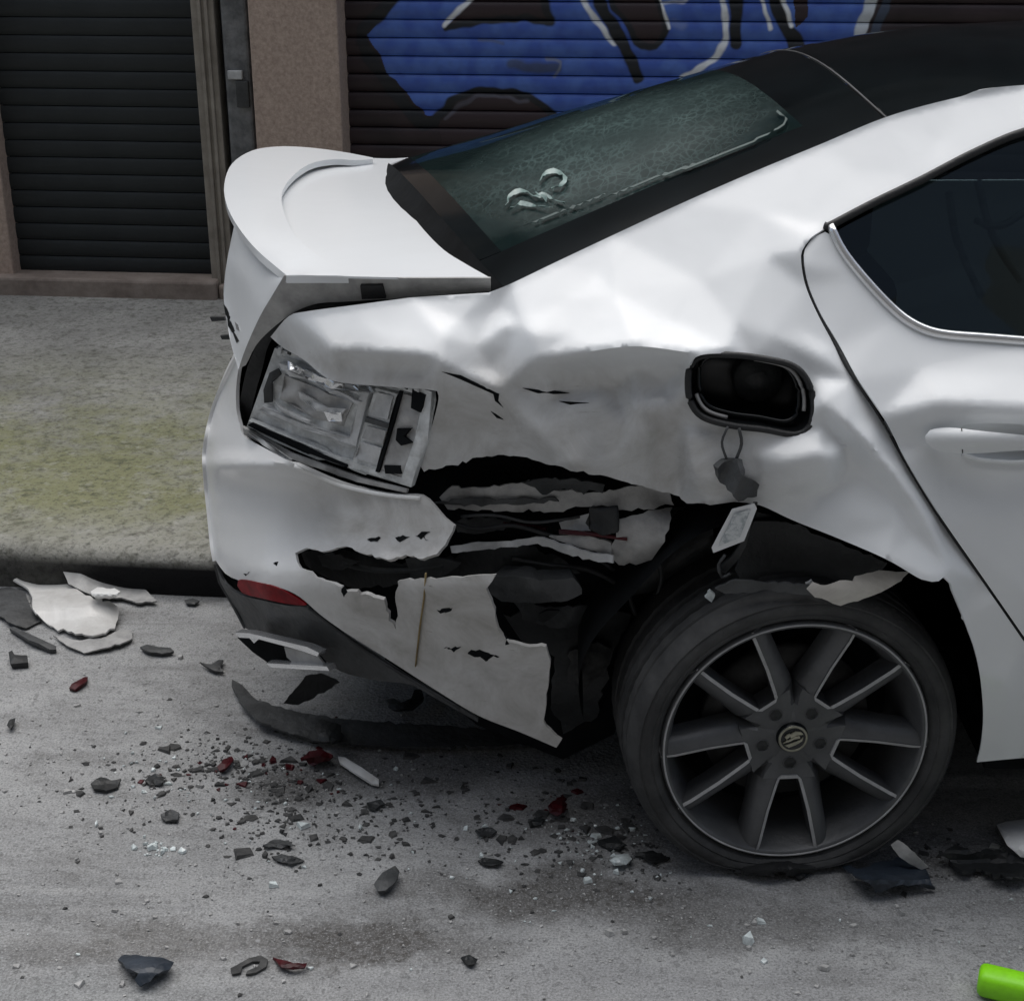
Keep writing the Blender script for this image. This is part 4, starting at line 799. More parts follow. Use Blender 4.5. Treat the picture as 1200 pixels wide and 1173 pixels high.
rfc = cp(panel('tailgate_rear_face', cat([(333, 325), (318, 348), (304, 372), (288, 408), (280, 432)], 7)+cat([(279, 432), (270, 400), (265, 370), (262, 345), (264, 320), (268, 295), (275, 262)], 6)+cat([(275, 260), (300, 291), (333, 324)], 8)[1:], FR, M['white'], None, step=6, thick=.004, wrap=([(277, 425), (270, 400), (265, 370), (262, 345), (264, 320), (268, 295), (275, 262)], [(-.02, .15, -.005), (-.02, .35, -.02), (.0, .6, -.05), (.05, .8, -.10), (.15, .95, -.16)])), tg)
for pl in ([(262, 357), (266, 362), (270, 372), (268, 376), (264, 368)], [(266, 372), (271, 378), (275, 388), (272, 390), (267, 382)], [(271, 386), (276, 392), (280, 400), (277, 402)], [(275, 377), (279, 381), (281, 388), (277, 386)]):
    cp(panel('rear_lettering', pl, lambda x, y: FR(x, y)-.004, M['chrome'] if pl[0][0] == 275 else M['black_gloss'], None, step=5, thick=.004), tg)
for pl in ([(246, 372), (262, 372), (264, 376), (248, 377)], [(258, 394), (268, 393), (270, 398), (260, 398)]):
    cp(panel('plate_lamp', pl, .8, M['black_plastic'], None, step=5, thick=.01), tg)
# white bodywork corner under the tailgate, beside the lamp
# ---- greenhouse: dark glass and black roof as one swept shell
N0 = at_y(*[np.array([q[k] for q in rail[::-1]], float) for k in (0, 1)], np.array([q[2] for q in rail[::-1]]))
def near_edge(x):
    return np.array([x, np.interp(x, N0[:, 0], N0[:, 1]), np.interp(x, N0[:, 0], N0[:, 2]) if x < N0[-1, 0] else N0[-1, 2]+.06*(x-N0[-1, 0])-.03*(x-N0[-1, 0])**2])
def shell(x, s, off=0.):
    """x where it meets the near rail, s 0..1 across the car"""
    n_ = near_edge(x); hw = .9-n_[1]; y = n_[1]+2*hw*s
    k = 1-(2*s-1)**2; drop = np.clip((.42-x)/.95, 0, 1)
    return np.array([n_[0]-.05*k*drop-.36*s*drop**.9, y, n_[2]+.048*k+.015*k**2*1.0+off])
def shell_mesh(name, xs, ss, mat, parent, thick=.004, off=0.):
    V = [shell(x, s, off-.006) for x in xs for s in ss]; n_ = len(ss); F = [(i*n_+j, (i+1)*n_+j, (i+1)*n_+j+1, i*n_+j+1) for i in range(len(xs)-1) for j in range(n_-1)]
    return cp(mesh(name, V, F, mat, None, thick=thick), parent)
SS = np.linspace(0, 1, 21)
XJ = .14
rg_ = shell_mesh('rear_window', np.linspace(-.50, .03, 20), np.linspace(.10, .93, 19), M['glass'], car); tag(rg_, 'dark tinted rear window with a crazed patch')
shell_mesh('window_border', np.linspace(-.53, XJ-.004, 20), np.linspace(.0, .10, 4), M['black_gloss'], rg_)
shell_mesh('window_border', np.linspace(-.53, XJ-.004, 20), np.linspace(.93, 1., 4), M['black_gloss'], rg_)
shell_mesh('window_border', np.linspace(.03, XJ-.004, 6), np.linspace(.10, .93, 19), M['black_gloss'], rg_)
shell_mesh('window_border', np.linspace(-.53, -.49, 3), np.linspace(.10, .93, 12), M['black_gloss'], rg_, thick=.012, off=.001)
rfp = shell_mesh('roof_panel', np.linspace(XJ+.004, 1.85, 30), SS, M['black_gloss'], car); tag(rfp, 'glossy black roof')
cp(tube('roof_seam', [shell(XJ, s, -.0065) for s in SS], .0022, M['dark_grey']), rfp)
# crazed patch of the rear window, and curled films of glass behind it, then painted reflection streaks
_gx, _gs = np.meshgrid(np.linspace(-.52, .13, 160), np.linspace(.05, .95, 140))
_G = np.array([[shell(x, q, 0.) for x, q in zip(r1, r2)] for r1, r2 in zip(_gx, _gs)]).reshape(-1, 3); _GP = pix(_G)
def on_glass(px, py, lift=.003):
    i = ((_GP[:, 0]-px)**2+(_GP[:, 1]-py)**2).argmin(); return _G[i]+np.array([0, -.2*lift, lift])
def wisp(name, pts, w, mat, lift=.003, wob=.003):
    """a ribbon on the pane, for loose glass film and painted-in reflections"""
    q = np.array(cat(pts, 4)); d = np.gradient(q, axis=0); d /= np.linalg.norm(d, axis=1)[:, None]+1e-9; n_ = len(q); V = []; F = []
    for i in range(n_):
        k = w*(.35+.65*math.sin(math.pi*(i+.5)/n_))
        for sg in (-1, 1): V.append(on_glass(q[i, 0]-d[i, 1]*k*sg, q[i, 1]+d[i, 0]*k*sg, lift+wob*math.sin(i*.7+sg)))
        if i: F.append((2*i-2, 2*i-1, 2*i+1, 2*i))
    return cp(mesh(name, V, F, mat, None, thick=.001), rg_)
M['film'] = grain('pale_glass_film', (.10, .16, .15), .3, .2, 30, second=(.26, .36, .34))
M['reflection_dim'] = grain('dim_reflection_streak', (.045, .075, .072), .35, .3, 40)
for pts, w in (([(592, 243), (600, 229), (614, 224), (628, 232), (640, 230), (652, 236), (662, 241)], 2.6), ([(598, 246), (614, 240), (630, 243), (648, 246)], 2.0), ([(632, 214), (640, 205), (652, 202), (662, 209), (658, 219), (646, 222)], 3.0), ([(626, 224), (632, 230), (640, 236)], 2.2)): wisp('curled_glass_film', pts, w*.6, M['film'])
for pts, w in (([(700, 236), (760, 212), (830, 188), (883, 166), (912, 151), (921, 141), (910, 131)], 2.4), ([(612, 266), (660, 248), (710, 228)], 1.6)): wisp('reflection_streak', pts, w*.55, M['reflection_dim'], .0015, 0)  # dim ribbons imitate streaks of reflection on the pane
M['dusty'] = grain('dusty_black_plastic', (.022, .023, .024), .85, .4, 40, second=(.075, .075, .073))
# dark gutter between tailgate and glass, with the hanging edge of the window
def drop_edge():
    V = []; F = []; ss_ = np.linspace(0, 1, 15)
    for s in ss_:
        a = shell(-.53, s, -.002); V += [a, a+np.array([-.015, 0, -.02]), a+np.array([-.10, 0, -.07]), a+np.array([-.25, 0, -.12])]
    for i in range(14):
        for j in range(3): F.append((i*4+j, i*4+j+1, (i+1)*4+j+1, (i+1)*4+j))
    return mesh('window_gutter', V, F, M['dark_void'])
cp(drop_edge(), rg_)
# inside, dimly seen: parcel shelf and rear seat
V, F = boxm((-.55, .35, .90), (.0, 1.45, .93)); cp(mesh('parcel_shelf', V, F, M['dark_grey'], smooth=False))
seat = empty('rear_seat'); cp(seat)
for k, yc in enumerate((.56, .9, 1.24)):
    for nm, (x0, z0, x1, z1), hw in (('backrest', (.02, .62, .20, 1.03), .165), ('headrest', (.05, 1.05, .15, 1.19), .12)):
        V, F = boxm((x0, yc-hw, z0), (x1, yc+hw, z1)); cp(mesh(nm, V, F, M['dark_void'], smooth=True, bevel=.03), seat)
M['reflection_pale'] = grain('pale_reflection_grey', (.62, .63, .63), .7, .2, 40)
for pts in ([(1112, 226), (1116, 255), (1124, 290), (1150, 348)], [(1146, 212), (1156, 255), (1170, 290), (1196, 330)], [(1143, 258), (1156, 265), (1176, 264), (1192, 254), (1206, 246)]):
    q = np.array(cat(pts, 8)); cp(tube('reflection_line', at_y(q[:, 0], q[:, 1], .42), .007, M['reflection_pale'], None, 6))  # pale tubes behind the side glass stand in for reflected lines
fs_ = empty('front_seat'); cp(fs_)
for nm, (x0, z0, x1, z1), hw in (('backrest', (.80, .50, .96, 1.10), .24), ('headrest', (.84, 1.11, .93, 1.28), .13)):
    V, F = boxm((x0, .52-hw, z0), (x1, .52+hw, z1)); cp(mesh(nm, V, F, M['dark_grey'], smooth=True, bevel=.03), fs_)
# ---- structure behind the torn skin
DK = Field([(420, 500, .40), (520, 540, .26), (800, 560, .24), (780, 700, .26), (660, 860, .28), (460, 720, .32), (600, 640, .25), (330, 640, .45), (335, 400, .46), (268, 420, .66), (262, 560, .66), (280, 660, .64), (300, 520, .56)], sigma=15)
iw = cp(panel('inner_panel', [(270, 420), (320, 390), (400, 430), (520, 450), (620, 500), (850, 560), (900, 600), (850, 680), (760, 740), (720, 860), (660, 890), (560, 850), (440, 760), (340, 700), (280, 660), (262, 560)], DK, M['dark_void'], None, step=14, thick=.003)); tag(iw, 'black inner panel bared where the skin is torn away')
CF = Field([(500, 545, .20), (800, 560, .13), (790, 640, .10), (520, 660, .17), (560, 620, .19), (700, 600, .13), (620, 565, .175), (620, 590, .20), (700, 570, .15)], sigma=5, noise=[([(480, 530), (820, 530), (820, 700), (480, 700)], .008, 11, 41)])
bmx = cp(panel('crumpled_beam', torn([(515, 583), (530, 570), (560, 572), (592, 568), (620, 563), (626, 570), (650, 575), (700, 577), (745, 570), (768, 565), (785, 578), (790, 592), (780, 590), (760, 596), (722, 598), (705, 592), (680, 594), (645, 600), (600, 600), (560, 599), (525, 597)], 6, 1.2), CF, M['primer'], None, step=6, thick=.003)); tag(bmx, 'crumpled grey crash beam under the quarter panel')
scrap('beam_flange', torn([(722, 612), (740, 604), (765, 597), (788, 594), (784, 620), (775, 640), (764, 656), (745, 662), (725, 662), (718, 655), (716, 640), (722, 630)], 6, 1), lambda x, y: CF(x, y)-.01+.02*((y-625)/30)**2, M['primer'], bmx)
scrap('beam_flange', torn([(655, 612), (690, 602), (692, 622), (660, 626)], 6, 1), lambda x, y: CF(x, y)+.01, M['steel'], bmx, .003)
scrap('beam_edge', torn([(528, 640), (560, 636), (600, 634), (628, 629), (648, 634), (680, 645), (718, 651), (718, 660), (695, 657), (660, 648), (630, 637), (600, 641), (560, 645), (530, 648)], 6, .6), lambda x, y: CF(x, y)-.015, M['steel'], bmx)
scrap('beam_face', torn([(640, 628), (690, 628), (716, 636), (716, 652), (690, 645), (655, 634)], 6, .8), lambda x, y: CF(x, y)-.004, M['primer'], bmx)
scrap('black_bracket', [(690, 596), (724, 592), (724, 624), (706, 628), (690, 620)], lambda x, y: CF(x, y)-.02, M['black_plastic'], bmx, .02)
scrap('red_wire', [(655, 620), (700, 624), (735, 630), (735, 634), (700, 629), (655, 625)], lambda x, y: CF(x, y)-.012, M['red_dark'], bmx, .004)
scrap('red_wire', [(590, 612), (640, 618), (640, 622), (590, 616)], lambda x, y: CF(x, y)+.01, M['red_dark'], bmx, .004)
scrap('torn_sheet', torn([(505, 590), (550, 583), (600, 585), (650, 583), (655, 588), (600, 592), (540, 592)], 6, 1.2), lambda x, y: CF(x, y)-.01, M['dark_grey'], bmx, .003)
ABF = Field([(568, 680, .15), (685, 680, .12), (600, 704, .13), (670, 706, .11), (620, 690, .105)], sigma=5)
ab = cp(panel('foam_absorber', torn([(570, 684), (576, 676), (600, 675), (640, 679), (672, 677), (682, 690), (682, 696), (665, 704), (625, 707), (588, 705), (576, 697)], 7, .8), ABF, M['dark_grey'], None, step=6, thick=.05)); tag(ab, 'dark grey foam block of the bumper')
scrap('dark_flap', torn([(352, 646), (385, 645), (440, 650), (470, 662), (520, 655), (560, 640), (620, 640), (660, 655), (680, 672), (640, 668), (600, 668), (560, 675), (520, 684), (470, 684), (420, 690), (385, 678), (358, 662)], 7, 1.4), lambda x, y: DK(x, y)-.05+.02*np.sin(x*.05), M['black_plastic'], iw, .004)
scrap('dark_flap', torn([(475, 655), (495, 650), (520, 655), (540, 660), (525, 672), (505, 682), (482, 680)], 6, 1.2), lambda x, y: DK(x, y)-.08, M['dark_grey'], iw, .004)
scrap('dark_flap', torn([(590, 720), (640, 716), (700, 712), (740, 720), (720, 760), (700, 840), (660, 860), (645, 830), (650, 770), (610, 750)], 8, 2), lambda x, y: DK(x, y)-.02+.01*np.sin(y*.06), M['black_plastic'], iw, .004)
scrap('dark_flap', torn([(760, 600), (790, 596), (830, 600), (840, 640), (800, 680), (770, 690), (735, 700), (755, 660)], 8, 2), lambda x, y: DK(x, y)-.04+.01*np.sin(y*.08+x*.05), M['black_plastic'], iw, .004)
# thin black strips along the creases of the skin
for pl in ([(612, 455), (630, 457), (650, 458), (668, 461), (650, 462), (630, 461)], [(503, 430), (540, 440), (585, 462), (584, 470), (590, 478), (580, 470), (578, 462), (540, 445)], [(575, 482), (582, 486), (590, 492), (582, 490)], [(655, 470), (690, 472), (668, 474)]):
    scrap('crease_line', pl, lambda x, y: FL(x, y)-.0010, M['dark_void'], q_, .001)
for pl in ([(610, 565), (640, 560), (690, 564), (709, 568), (706, 578), (690, 574), (684, 580), (670, 572), (650, 574), (636, 580), (622, 570)],):
    scrap('torn_tab', torn(pl, 5, 1.2), lambda x, y: CF(x, y)-.03, M['black_plastic'], q_, .004)
for pts, rr, mt in (([(528, 612), (560, 620), (600, 616), (640, 626), (680, 640), (720, 668)], .0045, 'black_rubber'), ([(540, 605), (580, 604), (620, 612), (650, 610), (690, 604)], .003, 'dark_grey'), ([(600, 655), (640, 662), (690, 668), (730, 690), (745, 720)], .005, 'black_rubber'), ([(740, 610), (760, 640), (775, 670), (770, 700)], .004, 'dark_grey'), ([(400, 660), (440, 668), (480, 668), (520, 662)], .006, 'dark_grey')):
    cp(strip('loose_cable', cat(pts, 6), DK, rr, M[mt], None, lift=-.075), iw)
for pl, mt, dz in (([(532, 612), (560, 606), (600, 608), (590, 622), (556, 626), (536, 624)], 'dark_grey', -.05), ([(600, 700), (640, 712), (690, 710), (720, 700), (700, 730), (650, 736), (612, 726)], 'dark_grey', -.03), ([(668, 764), (700, 752), (716, 760), (706, 800), (680, 812), (664, 796)], 'dusty', -.03), ([(735, 612), (758, 604), (770, 622), (752, 650), (738, 640)], 'dark_grey', -.03), ([(372, 652), (398, 650), (420, 658), (400, 668), (378, 664)], 'dark_grey', -.08)):
    scrap('broken_plate', torn(pl+[pl[0]], 5, 1.2)[:-1], (lambda dz: lambda x, y: DK(x, y)+dz+.008*np.sin(x*.11+y*.07))(dz), M[mt], iw, .004)
# hanging bracket with its sticker
tgf = lambda x, y: -.005+0*x
hbk = cp(panel('filler_hose', torn([(841, 549), (849, 541), (864, 538), (868, 555), (890, 568), (887, 582), (865, 588), (852, 574), (842, 560), (841, 549)], 5, .8)[:-1], lambda x, y: -.012+.014*np.sin((x-841)*.12+(y-540)*.05), M['dark_grey'], None, step=4, thick=.012)); tag(hbk, 'torn black filler scrap hanging below the fuel pocket')
cp(strip('loose_wire', cat([(853, 500), (846, 518), (850, 534), (856, 548)], 5), lambda x, y: 0*x+.01, .0022, M['dark_grey'], None), hbk)
cp(strip('loose_wire', cat([(866, 502), (869, 520), (862, 540)], 5), lambda x, y: 0*x+.008, .0028, M['dark_grey'], None), hbk)
tagp = [(858, 597), (884, 590), (887, 596), (872, 634), (836, 648), (834, 642)]
M['label'] = grain('printed_label', (.36, .40, .42), .5, .25, 90, second=(.62, .65, .66), lo=.42, hi=.55)
tl = cp(panel('paper_tag', tagp, lambda x, y: .0+(y-590)*.0002, M['white'], None, step=8, thick=.002), hbk)
cp(panel('paper_print', [(861, 602), (880, 597), (867, 630), (842, 640)], lambda x, y: -.0035+(y-590)*.0002, M['label'], None, step=8, thick=.001), hbk)
cp(panel('tag_bracket', [(883, 590), (888, 590), (874, 640), (866, 655), (850, 672), (840, 668), (858, 652), (870, 634)], lambda x, y: .004+(y-590)*.0002, M['black_plastic'], None, step=8, thick=.006), hbk)
cp(strip('loose_wire', cat([(850, 650), (842, 662), (846, 676), (856, 672)], 5), .01, .003, M['dark_grey'], None), hbk)
# ---- wheel arch liner and the bent strip of arch
HUB = np.array([0, 0, .278])
V = []; F = []
na = 40
for i in range(na+1):
    a = math.radians(-6+190*i/na); rr = .385+.01*math.sin(a*7)
    for y in (.06, .14, .30, .46): V.append((rr*math.cos(a), y, HUB[2]+.03+rr*math.sin(a)))
for i in range(na):
    for j in range(3): F.append((i*4+j, i*4+j+1, (i+1)*4+j+1, (i+1)*4+j))
k = len(V); V += [(.39*math.cos(math.radians(6*i)), .455, HUB[2]+.39*math.sin(math.radians(6*i))) for i in range(60)]; F.append(tuple(range(k, k+60)))
la = cp(mesh('arch_liner', V, F, M['dark_void'])); tag(la, 'black wheel arch liner')
scrap('liner_flap', torn([(888, 600), (930, 615), (985, 636), (1040, 660), (1020, 680), (985, 690), (960, 695), (935, 690), (900, 684), (868, 680), (862, 668), (872, 640)], 7, 1.5), lambda x, y: .045+.02*np.sin((x-870)*.03)+(700-y)*.0002, M['black_plastic'], la, .004)
scrap('liner_flap', torn([(838, 690), (862, 680), (900, 684), (948, 686), (968, 700), (940, 697), (905, 692), (870, 694), (850, 696)], 6, 1.2), lambda x, y: -.02+0*x, M['dark_grey'], la, .006)
ars = cp(panel('bent_arch_strip', torn([(945, 690), (952, 682), (962, 686), (975, 684), (985, 680), (1000, 681), (1002, 675), (1030, 668), (1065, 670), (1050, 684), (1025, 697), (1000, 705), (985, 710), (970, 704), (955, 700)], 6, .9), lambda x, y: -.030+.008*((y-690)/15)**2+.008*np.sin(x*.05), M['dirty'], None, step=5, thick=.003)); tag(ars, 'torn cream strip of wheel arch hanging over the tyre')
scrap('broken_clip', torn([(826, 700), (832, 692), (838, 697), (834, 706)], 3, .5), .03, M['glass_crumb'], la, .008)
scrap('broken_clip', torn([(944, 684), (951, 680), (958, 688), (954, 694), (948, 692)], 3, .5), .0, M['steel'], la, .006)
# ---- underside and hidden flank, so that the body is solid
V, F = boxm((-.78, .34, .20), (1.85, 1.60, .30)); cp(mesh('underbody', V, F, M['dark_void'], smooth=False))
V, F = boxm((.36, .05, .20), (1.85, .30, .26)); cp(mesh('sill_underside', V, F, M['dark_void'], smooth=False))
V, F = boxm((.42, .10, .27), (1.80, .14, .95)); cp(mesh('door_inner_panel', V, F, M['dark_void'], smooth=False))
V = [(-.92, 1.66, .25), (-.94, 1.66, .62), (-.85, 1.62, .95), (-.72, 1.60, 1.0), (-.50, 1.585, 1.0), (1.85, 1.72, 1.0), (1.85, 1.78, .25)]; F = [tuple(range(6, -1, -1))]
cp(mesh('far_flank', V, F, M['white'], smooth=False, thick=.01))
V = []; F = []
xs = np.linspace(-.42, 1.85, 24)
for x in xs:
    e_ = near_edge(max(x, -.556)); V += [(x, 1.8-e_[1]-.005, e_[2]-.004), (x, 1.8-e_[1]+.05, e_[2]-.05), (x, 1.8-e_[1]+.09, e_[2]-.12 if x < 0 else e_[2]-.10)]
for i in range(len(xs)-1):
    for j in range(2): F.append((3*i+j, 3*(i+1)+j, 3*(i+1)+j+1, 3*i+j+1))
cp(mesh('far_roof_rail', V, F, M['white'], thick=.004))
# ---- wheel
wh = empty('wheel'); cp(wh); wh.rotation_euler = (0, 0, math.radians(6)); tag(wh, 'dark five spoke alloy wheel on a flat tyre')
def wlink(o, parent=None): return cp(o, parent or wh)
prof = [(.241, .010), (.252, -.004), (.262, -.012), (.266, -.0105), (.270, -.0130), (.285, -.013), (.289, -.0105), (.293, -.012), (.303, -.004), (.311, .010), (.3135, .022), (.3075, .024), (.3075, .027), (.314, .030), (.316, .050), (.305, .053), (.305, .065), (.3165, .068), (.317, .095), (.305, .098), (.305, .110), (.317, .113), (.317, .143), (.305, .146), (.305, .158), (.316, .161), (.315, .205), (.310, .232), (.297, .250), (.270, .255), (.241, .235)]
def tyre():
    n = 120; V = []; F = []; m_ = len(prof)
    for i in range(n):
        a = 2*math.pi*i/n
        for j, (r_, y_) in enumerate(prof):
            r2 = .241+(r_-.241)*.84+(.0012 if (i % 2 and 10 < j < 28) else 0)
            x, z = r2*math.cos(a), HUB[2]+r2*math.sin(a)
            lo = HUB[2]-.3065; b = .034
            if z < b:
                t = (z-lo)/(b-lo); x *= 1+.06*(1-t); z = max(.001, t*b); bulge = math.sin(math.pi*min(1, max(0, (r_-.24)/.075)))
                y_ = y_+(-.010 if y_ < .1 else .02)*(1-t)*(.4+bulge)
            V.append((x, y_, z))
    for i in range(n):
        for j in range(m_-1): F.append((i*m_+j, ((i+1) % n)*m_+j, ((i+1) % n)*m_+j+1, i*m_+j+1))
    return mesh('tyre', V, F, M['tyre'], sharp=50)
ty = wlink(tyre()); tag(ty, 'flat grey tyre with worn tread')
C0 = tuple(HUB)
rim = wlink(lathe('rim', [(.2435, .012), (.2435, -.001), (.240, -.005), (.2345, -.0045), (.231, .0), (.228, .010), (.222, .022), (.214, .05), (.207, .12), (.206, .20), (.235, .212)], M['alloy'], C0, 96))
wlink(lathe('rim_edge', [(.2405, -.0045), (.2400, -.0065), (.2375, -.0065), (.2370, -.0045)], M['machined'], C0, 96), rim)
wlink(lathe('brake_disc', [(.07, .085), (.075, .075), (.155, .075), (.155, .10), (.07, .10)], M['brake'], C0, 48), rim)
wlink(lathe('wheel_back', [(.001, .13), (.205, .13)], M['dark_void'], C0, 48), rim)
def spoke_mesh():
    V = []; F = []; fm = []
    def y0(r_): return .022-.022*min(1, max(0, (r_-.07)/.14))
    rs = [.030, .055, .074, .0800, .0862, .0868, .098, .12, .15, .18, .21, .228, .2365]
    def vin(r_): return 0 if r_ < .0865 else np.interp(r_, [.0865, .098, .151, .2365], [.0165, .0205, .0355, .0540])
    def vout(r_): return np.interp(r_, [.03, .055, .075, .09, .12, .15, .21, .2365], [.0217, .0399, .0544, .0620, .0660, .0710, .0830, .0930])
    for sg in (-1, 1):
        base = len(V)
        for r_ in rs:
            a, b = vin(r_), vout(r_); yy = y0(r_); w = b-a; k = 1 if r_ >= .0865 else 0
            row = [(a, yy+.05), (a, yy-.001*k), (a+.0058*k, yy-.003*k), (a+.0066*k, yy-.0005*k), (a+w*.5, yy+.002*k), (b-w*.20, yy+(.012 if k else .0)), (b, yy+(.024 if r_ > .06 else .001)), (b, yy+.05)]
            for (t_, y_) in row: V.append((r_, y_, sg*t_))
        m_ = 8
        for i in range(len(rs)-1):
            for j in range(m_-1):
                q = (base+i*m_+j, base+i*m_+j+1, base+(i+1)*m_+j+1, base+(i+1)*m_+j); F.append(q if sg > 0 else q[::-1]); fm.append(1 if j == 1 and i >= 5 else 0)
    k = len(V); yb = y0(.083)-.0032
    for (r_, t_) in ((.0808, -.0150), (.0868, -.0215), (.0868, .0215), (.0808, .0150)): V.append((r_, yb, t_))
    for (r_, t_) in ((.0808, -.0150), (.0868, -.0215), (.0868, .0215), (.0808, .0150)): V.append((r_, yb+.03, t_))
    F += [(k, k+1, k+2, k+3), (k+1, k, k+4, k+5), (k+2, k+1, k+5, k+6), (k+3, k+2, k+6, k+7), (k, k+3, k+7, k+4)]; fm += [1, 1, 0, 1, 1]
    return V, F, fm
SV, SF, SM = spoke_mesh()
sp0 = None
for k in range(5):
    ang = math.radians(-90+72*k)+.0
    if sp0 is None:
        sp0 = mesh('spoke', SV, SF, None, None, True, mats=[M['alloy'], M['machined']], fm=SM, sharp=38); o = sp0
    else:
        o = sp0.copy(); COL.objects.link(o)
    o.parent = wh; o.matrix_parent_inverse = Matrix(); o.location = tuple(HUB); o.rotation_euler = (0, -ang, 0)
hubm = wlink(lathe('hub', [(.001, .0215), (.050, .0225), (.069, .03), (.069, .07)], M['alloy'], C0, 40))
for k in range(5):
    a = math.radians(-90+72*k); c = (HUB[0]+.056*math.cos(a), HUB[1], HUB[2]+.056*math.sin(a))
    b_ = wlink(lathe('bolt_hole', [(.0135, .0225), (.0125, .0195), (.0115, .0205), (.0112, .024)], M['alloy'], c, 16), hubm)
    wlink(lathe('wheel_bolt', [(.001, .0195), (.006, .0195), (.0075, .0205), (.0113, .0212)], M['black_plastic'], c, 6), hubm)
cap = wlink(lathe('hub_cap', [(.001, .012), (.022, .0125), (.0245, .012), (.0265, .0125), (.0285, .016), (.030, .026)], M['black_gloss'], C0, 40), hubm)
wlink(lathe('emblem_ring', [(.0225, .0120), (.0232, .0105), (.0262, .0108), (.0270, .0130)], M['gold'], C0, 40), hubm)
# winged arrow of the emblem
def emb(poly):
    c = Vector(HUB); V = [(c.x+u_*.001, .0095, c.z+v_*.001) for u_, v_ in poly]; n = len(V); V += [(v[0], .0125, v[2]) for v in V]
    F = [tuple(range(n))]+[(i, n+i, n+(i+1) % n, (i+1) % n) for i in range(n)]; return mesh('emblem', V, F, M['gold'], smooth=False)
for pl in ([(-15, -6), (-5, -3), (0, 0), (10, 2), (8, 6), (2, 5), (-4, 1), (-8, -1), (-10, 0), (-11, -3)], [(-4, 2), (4, 7), (14, 8), (10, 12), (2, 13), (-6, 8)], [(-10, 1), (-6, 4), (-6, 10), (-10, 8), (-13, 4)], [(-12, -9), (-2, -6), (10, -1), (14, 3), (13, -3), (4, -9), (-6, -13)]):
    wlink(emb([(u_*1.25, v_*1.25) for u_, v_ in pl]), hubm)
tag(car, 'white car with a crushed rear corner and torn bumper standing at the kerb', 'car')
#%%DEBRIS
# ------------------------------------------------------------------ things lying on the road
def gfield(pts): return Field(pts, (), sigma=4)
def piece(name, label, catg, poly, mat, z0=.012, curve=0, thick=.004, lift=None, rag=0, group=None, step=6, nz=.0, seed=1):
    """a broken sheet lying on the road; its outline is read off the ground"""
    P = np.array(poly, float); cx, cy = P.mean(0); rx = max(4, np.ptp(P[:, 0])/2); ry = max(3, np.ptp(P[:, 1])/2)
    pl = torn([tuple(q) for q in poly]+[tuple(poly[0])], 5, rag)[:-1] if rag else poly
    rg = np.random.default_rng(seed); a1, a2, a3 = rg.uniform(-1, 1, 3); p1, p2 = rg.uniform(0, 6, 2)
    def fz(x, y):
        u_, v_ = (x-cx)/rx, (y-cy)/ry
        z = z0+curve*(1-np.clip(u_*u_+v_*v_, 0, 1.3))+(lift(u_, v_) if lift else 0)
        return np.maximum(.002, z+nz*(np.sin(u_*3.1+p1+a1*v_)+np.sin(v_*4.2+p2+a2*u_))*.5)
    o = panel(name, pl, fz, mat, None, step=min(step, max(2.5, min(rx, ry)*.6)), thick=thick, mode='z', smooth=False)
    return tag(o, label, catg, group)
root = piece('bumper_fragment', 'large white broken bumper fragment with curled corners lying by the kerb', 'car fragment',
  [(16, 679), (26, 677), (45, 676), (70, 678), (90, 690), (110, 702), (128, 704), (139, 712), (138, 726), (135, 736), (120, 742), (100, 744), (80, 740), (62, 734), (48, 724), (38, 712), (38, 700), (33, 690), (24, 684)], M['scuffed'], .020, .012, .005, lambda u, v: .03*np.clip(-u-.5, 0, 1)+.02*np.clip(u-.3, 0, 1)*np.clip(-v, 0, 1), 1.5, nz=.014, step=4)
piece('sheet_fragment', 'grey flat sheet fragment leaning behind the large white bumper fragment', 'car fragment',
  [(74, 670), (80, 665), (100, 667), (125, 672), (150, 682), (172, 692), (184, 704), (160, 706), (142, 700), (120, 700), (100, 694), (80, 684)], M['primer'], .014, .0, .004, lambda u, v: .05*np.clip(-v*.5+.4, 0, 1)*np.clip(-u+.5, 0, 1), .5)
piece('curled_fragment', 'small white curled fragment on the grey sheet by the kerb', 'car fragment',
  [(106, 693), (114, 688), (134, 689), (141, 693), (138, 699), (128, 702), (112, 701)], M['torn'], .050, .020, .004, lambda u, v: .02*u*u, .8, step=3)
piece('sheet_fragment', 'thin pale grey strip poking out under the large white bumper fragment', 'car fragment',
  [(62, 744), (90, 750), (118, 748), (140, 738), (154, 738), (155, 748), (140, 755), (118, 760), (98, 765), (78, 756)], M['primer'], .010, .008, .004, None, .6)
piece('sheet_fragment', 'dark grey scrap at the left edge under the white fragment', 'car fragment', [(-10, 690), (12, 688), (30, 694), (36, 712), (48, 728), (30, 736), (8, 728), (-10, 716)], M['dark_grey'], .010, .01, .004, None, .8)
piece('sliver', 'white sliver close to the kerb left of the bumper', 'car fragment', [(167, 686), (180, 683), (198, 681), (206, 683), (196, 688), (176, 692), (168, 691)], M['torn'], .010, .008, .003, None, .4)
piece('plastic_rod', 'thin dark rod below the large white fragment', 'rod', [(11, 736), (16, 734), (40, 745), (66, 757), (66, 761), (58, 761), (34, 750)], M['dark_grey'], .014, .006, .008)
piece('plastic_clip', 'black notched clip at the left edge of the road', 'clip', [(10, 764), (14, 762), (17, 767), (32, 768), (33, 776), (12, 778)], M['black_plastic'], .018, .004, .016)
piece('lens_shard', 'dark red stick shaped lens shard on the open road at the left', 'lens shard', [(81, 806), (84, 801), (99, 793), (103, 793), (102, 798), (88, 808)], M['red_dark'], .010, .004, .008)
blk = M['black_plastic']; 
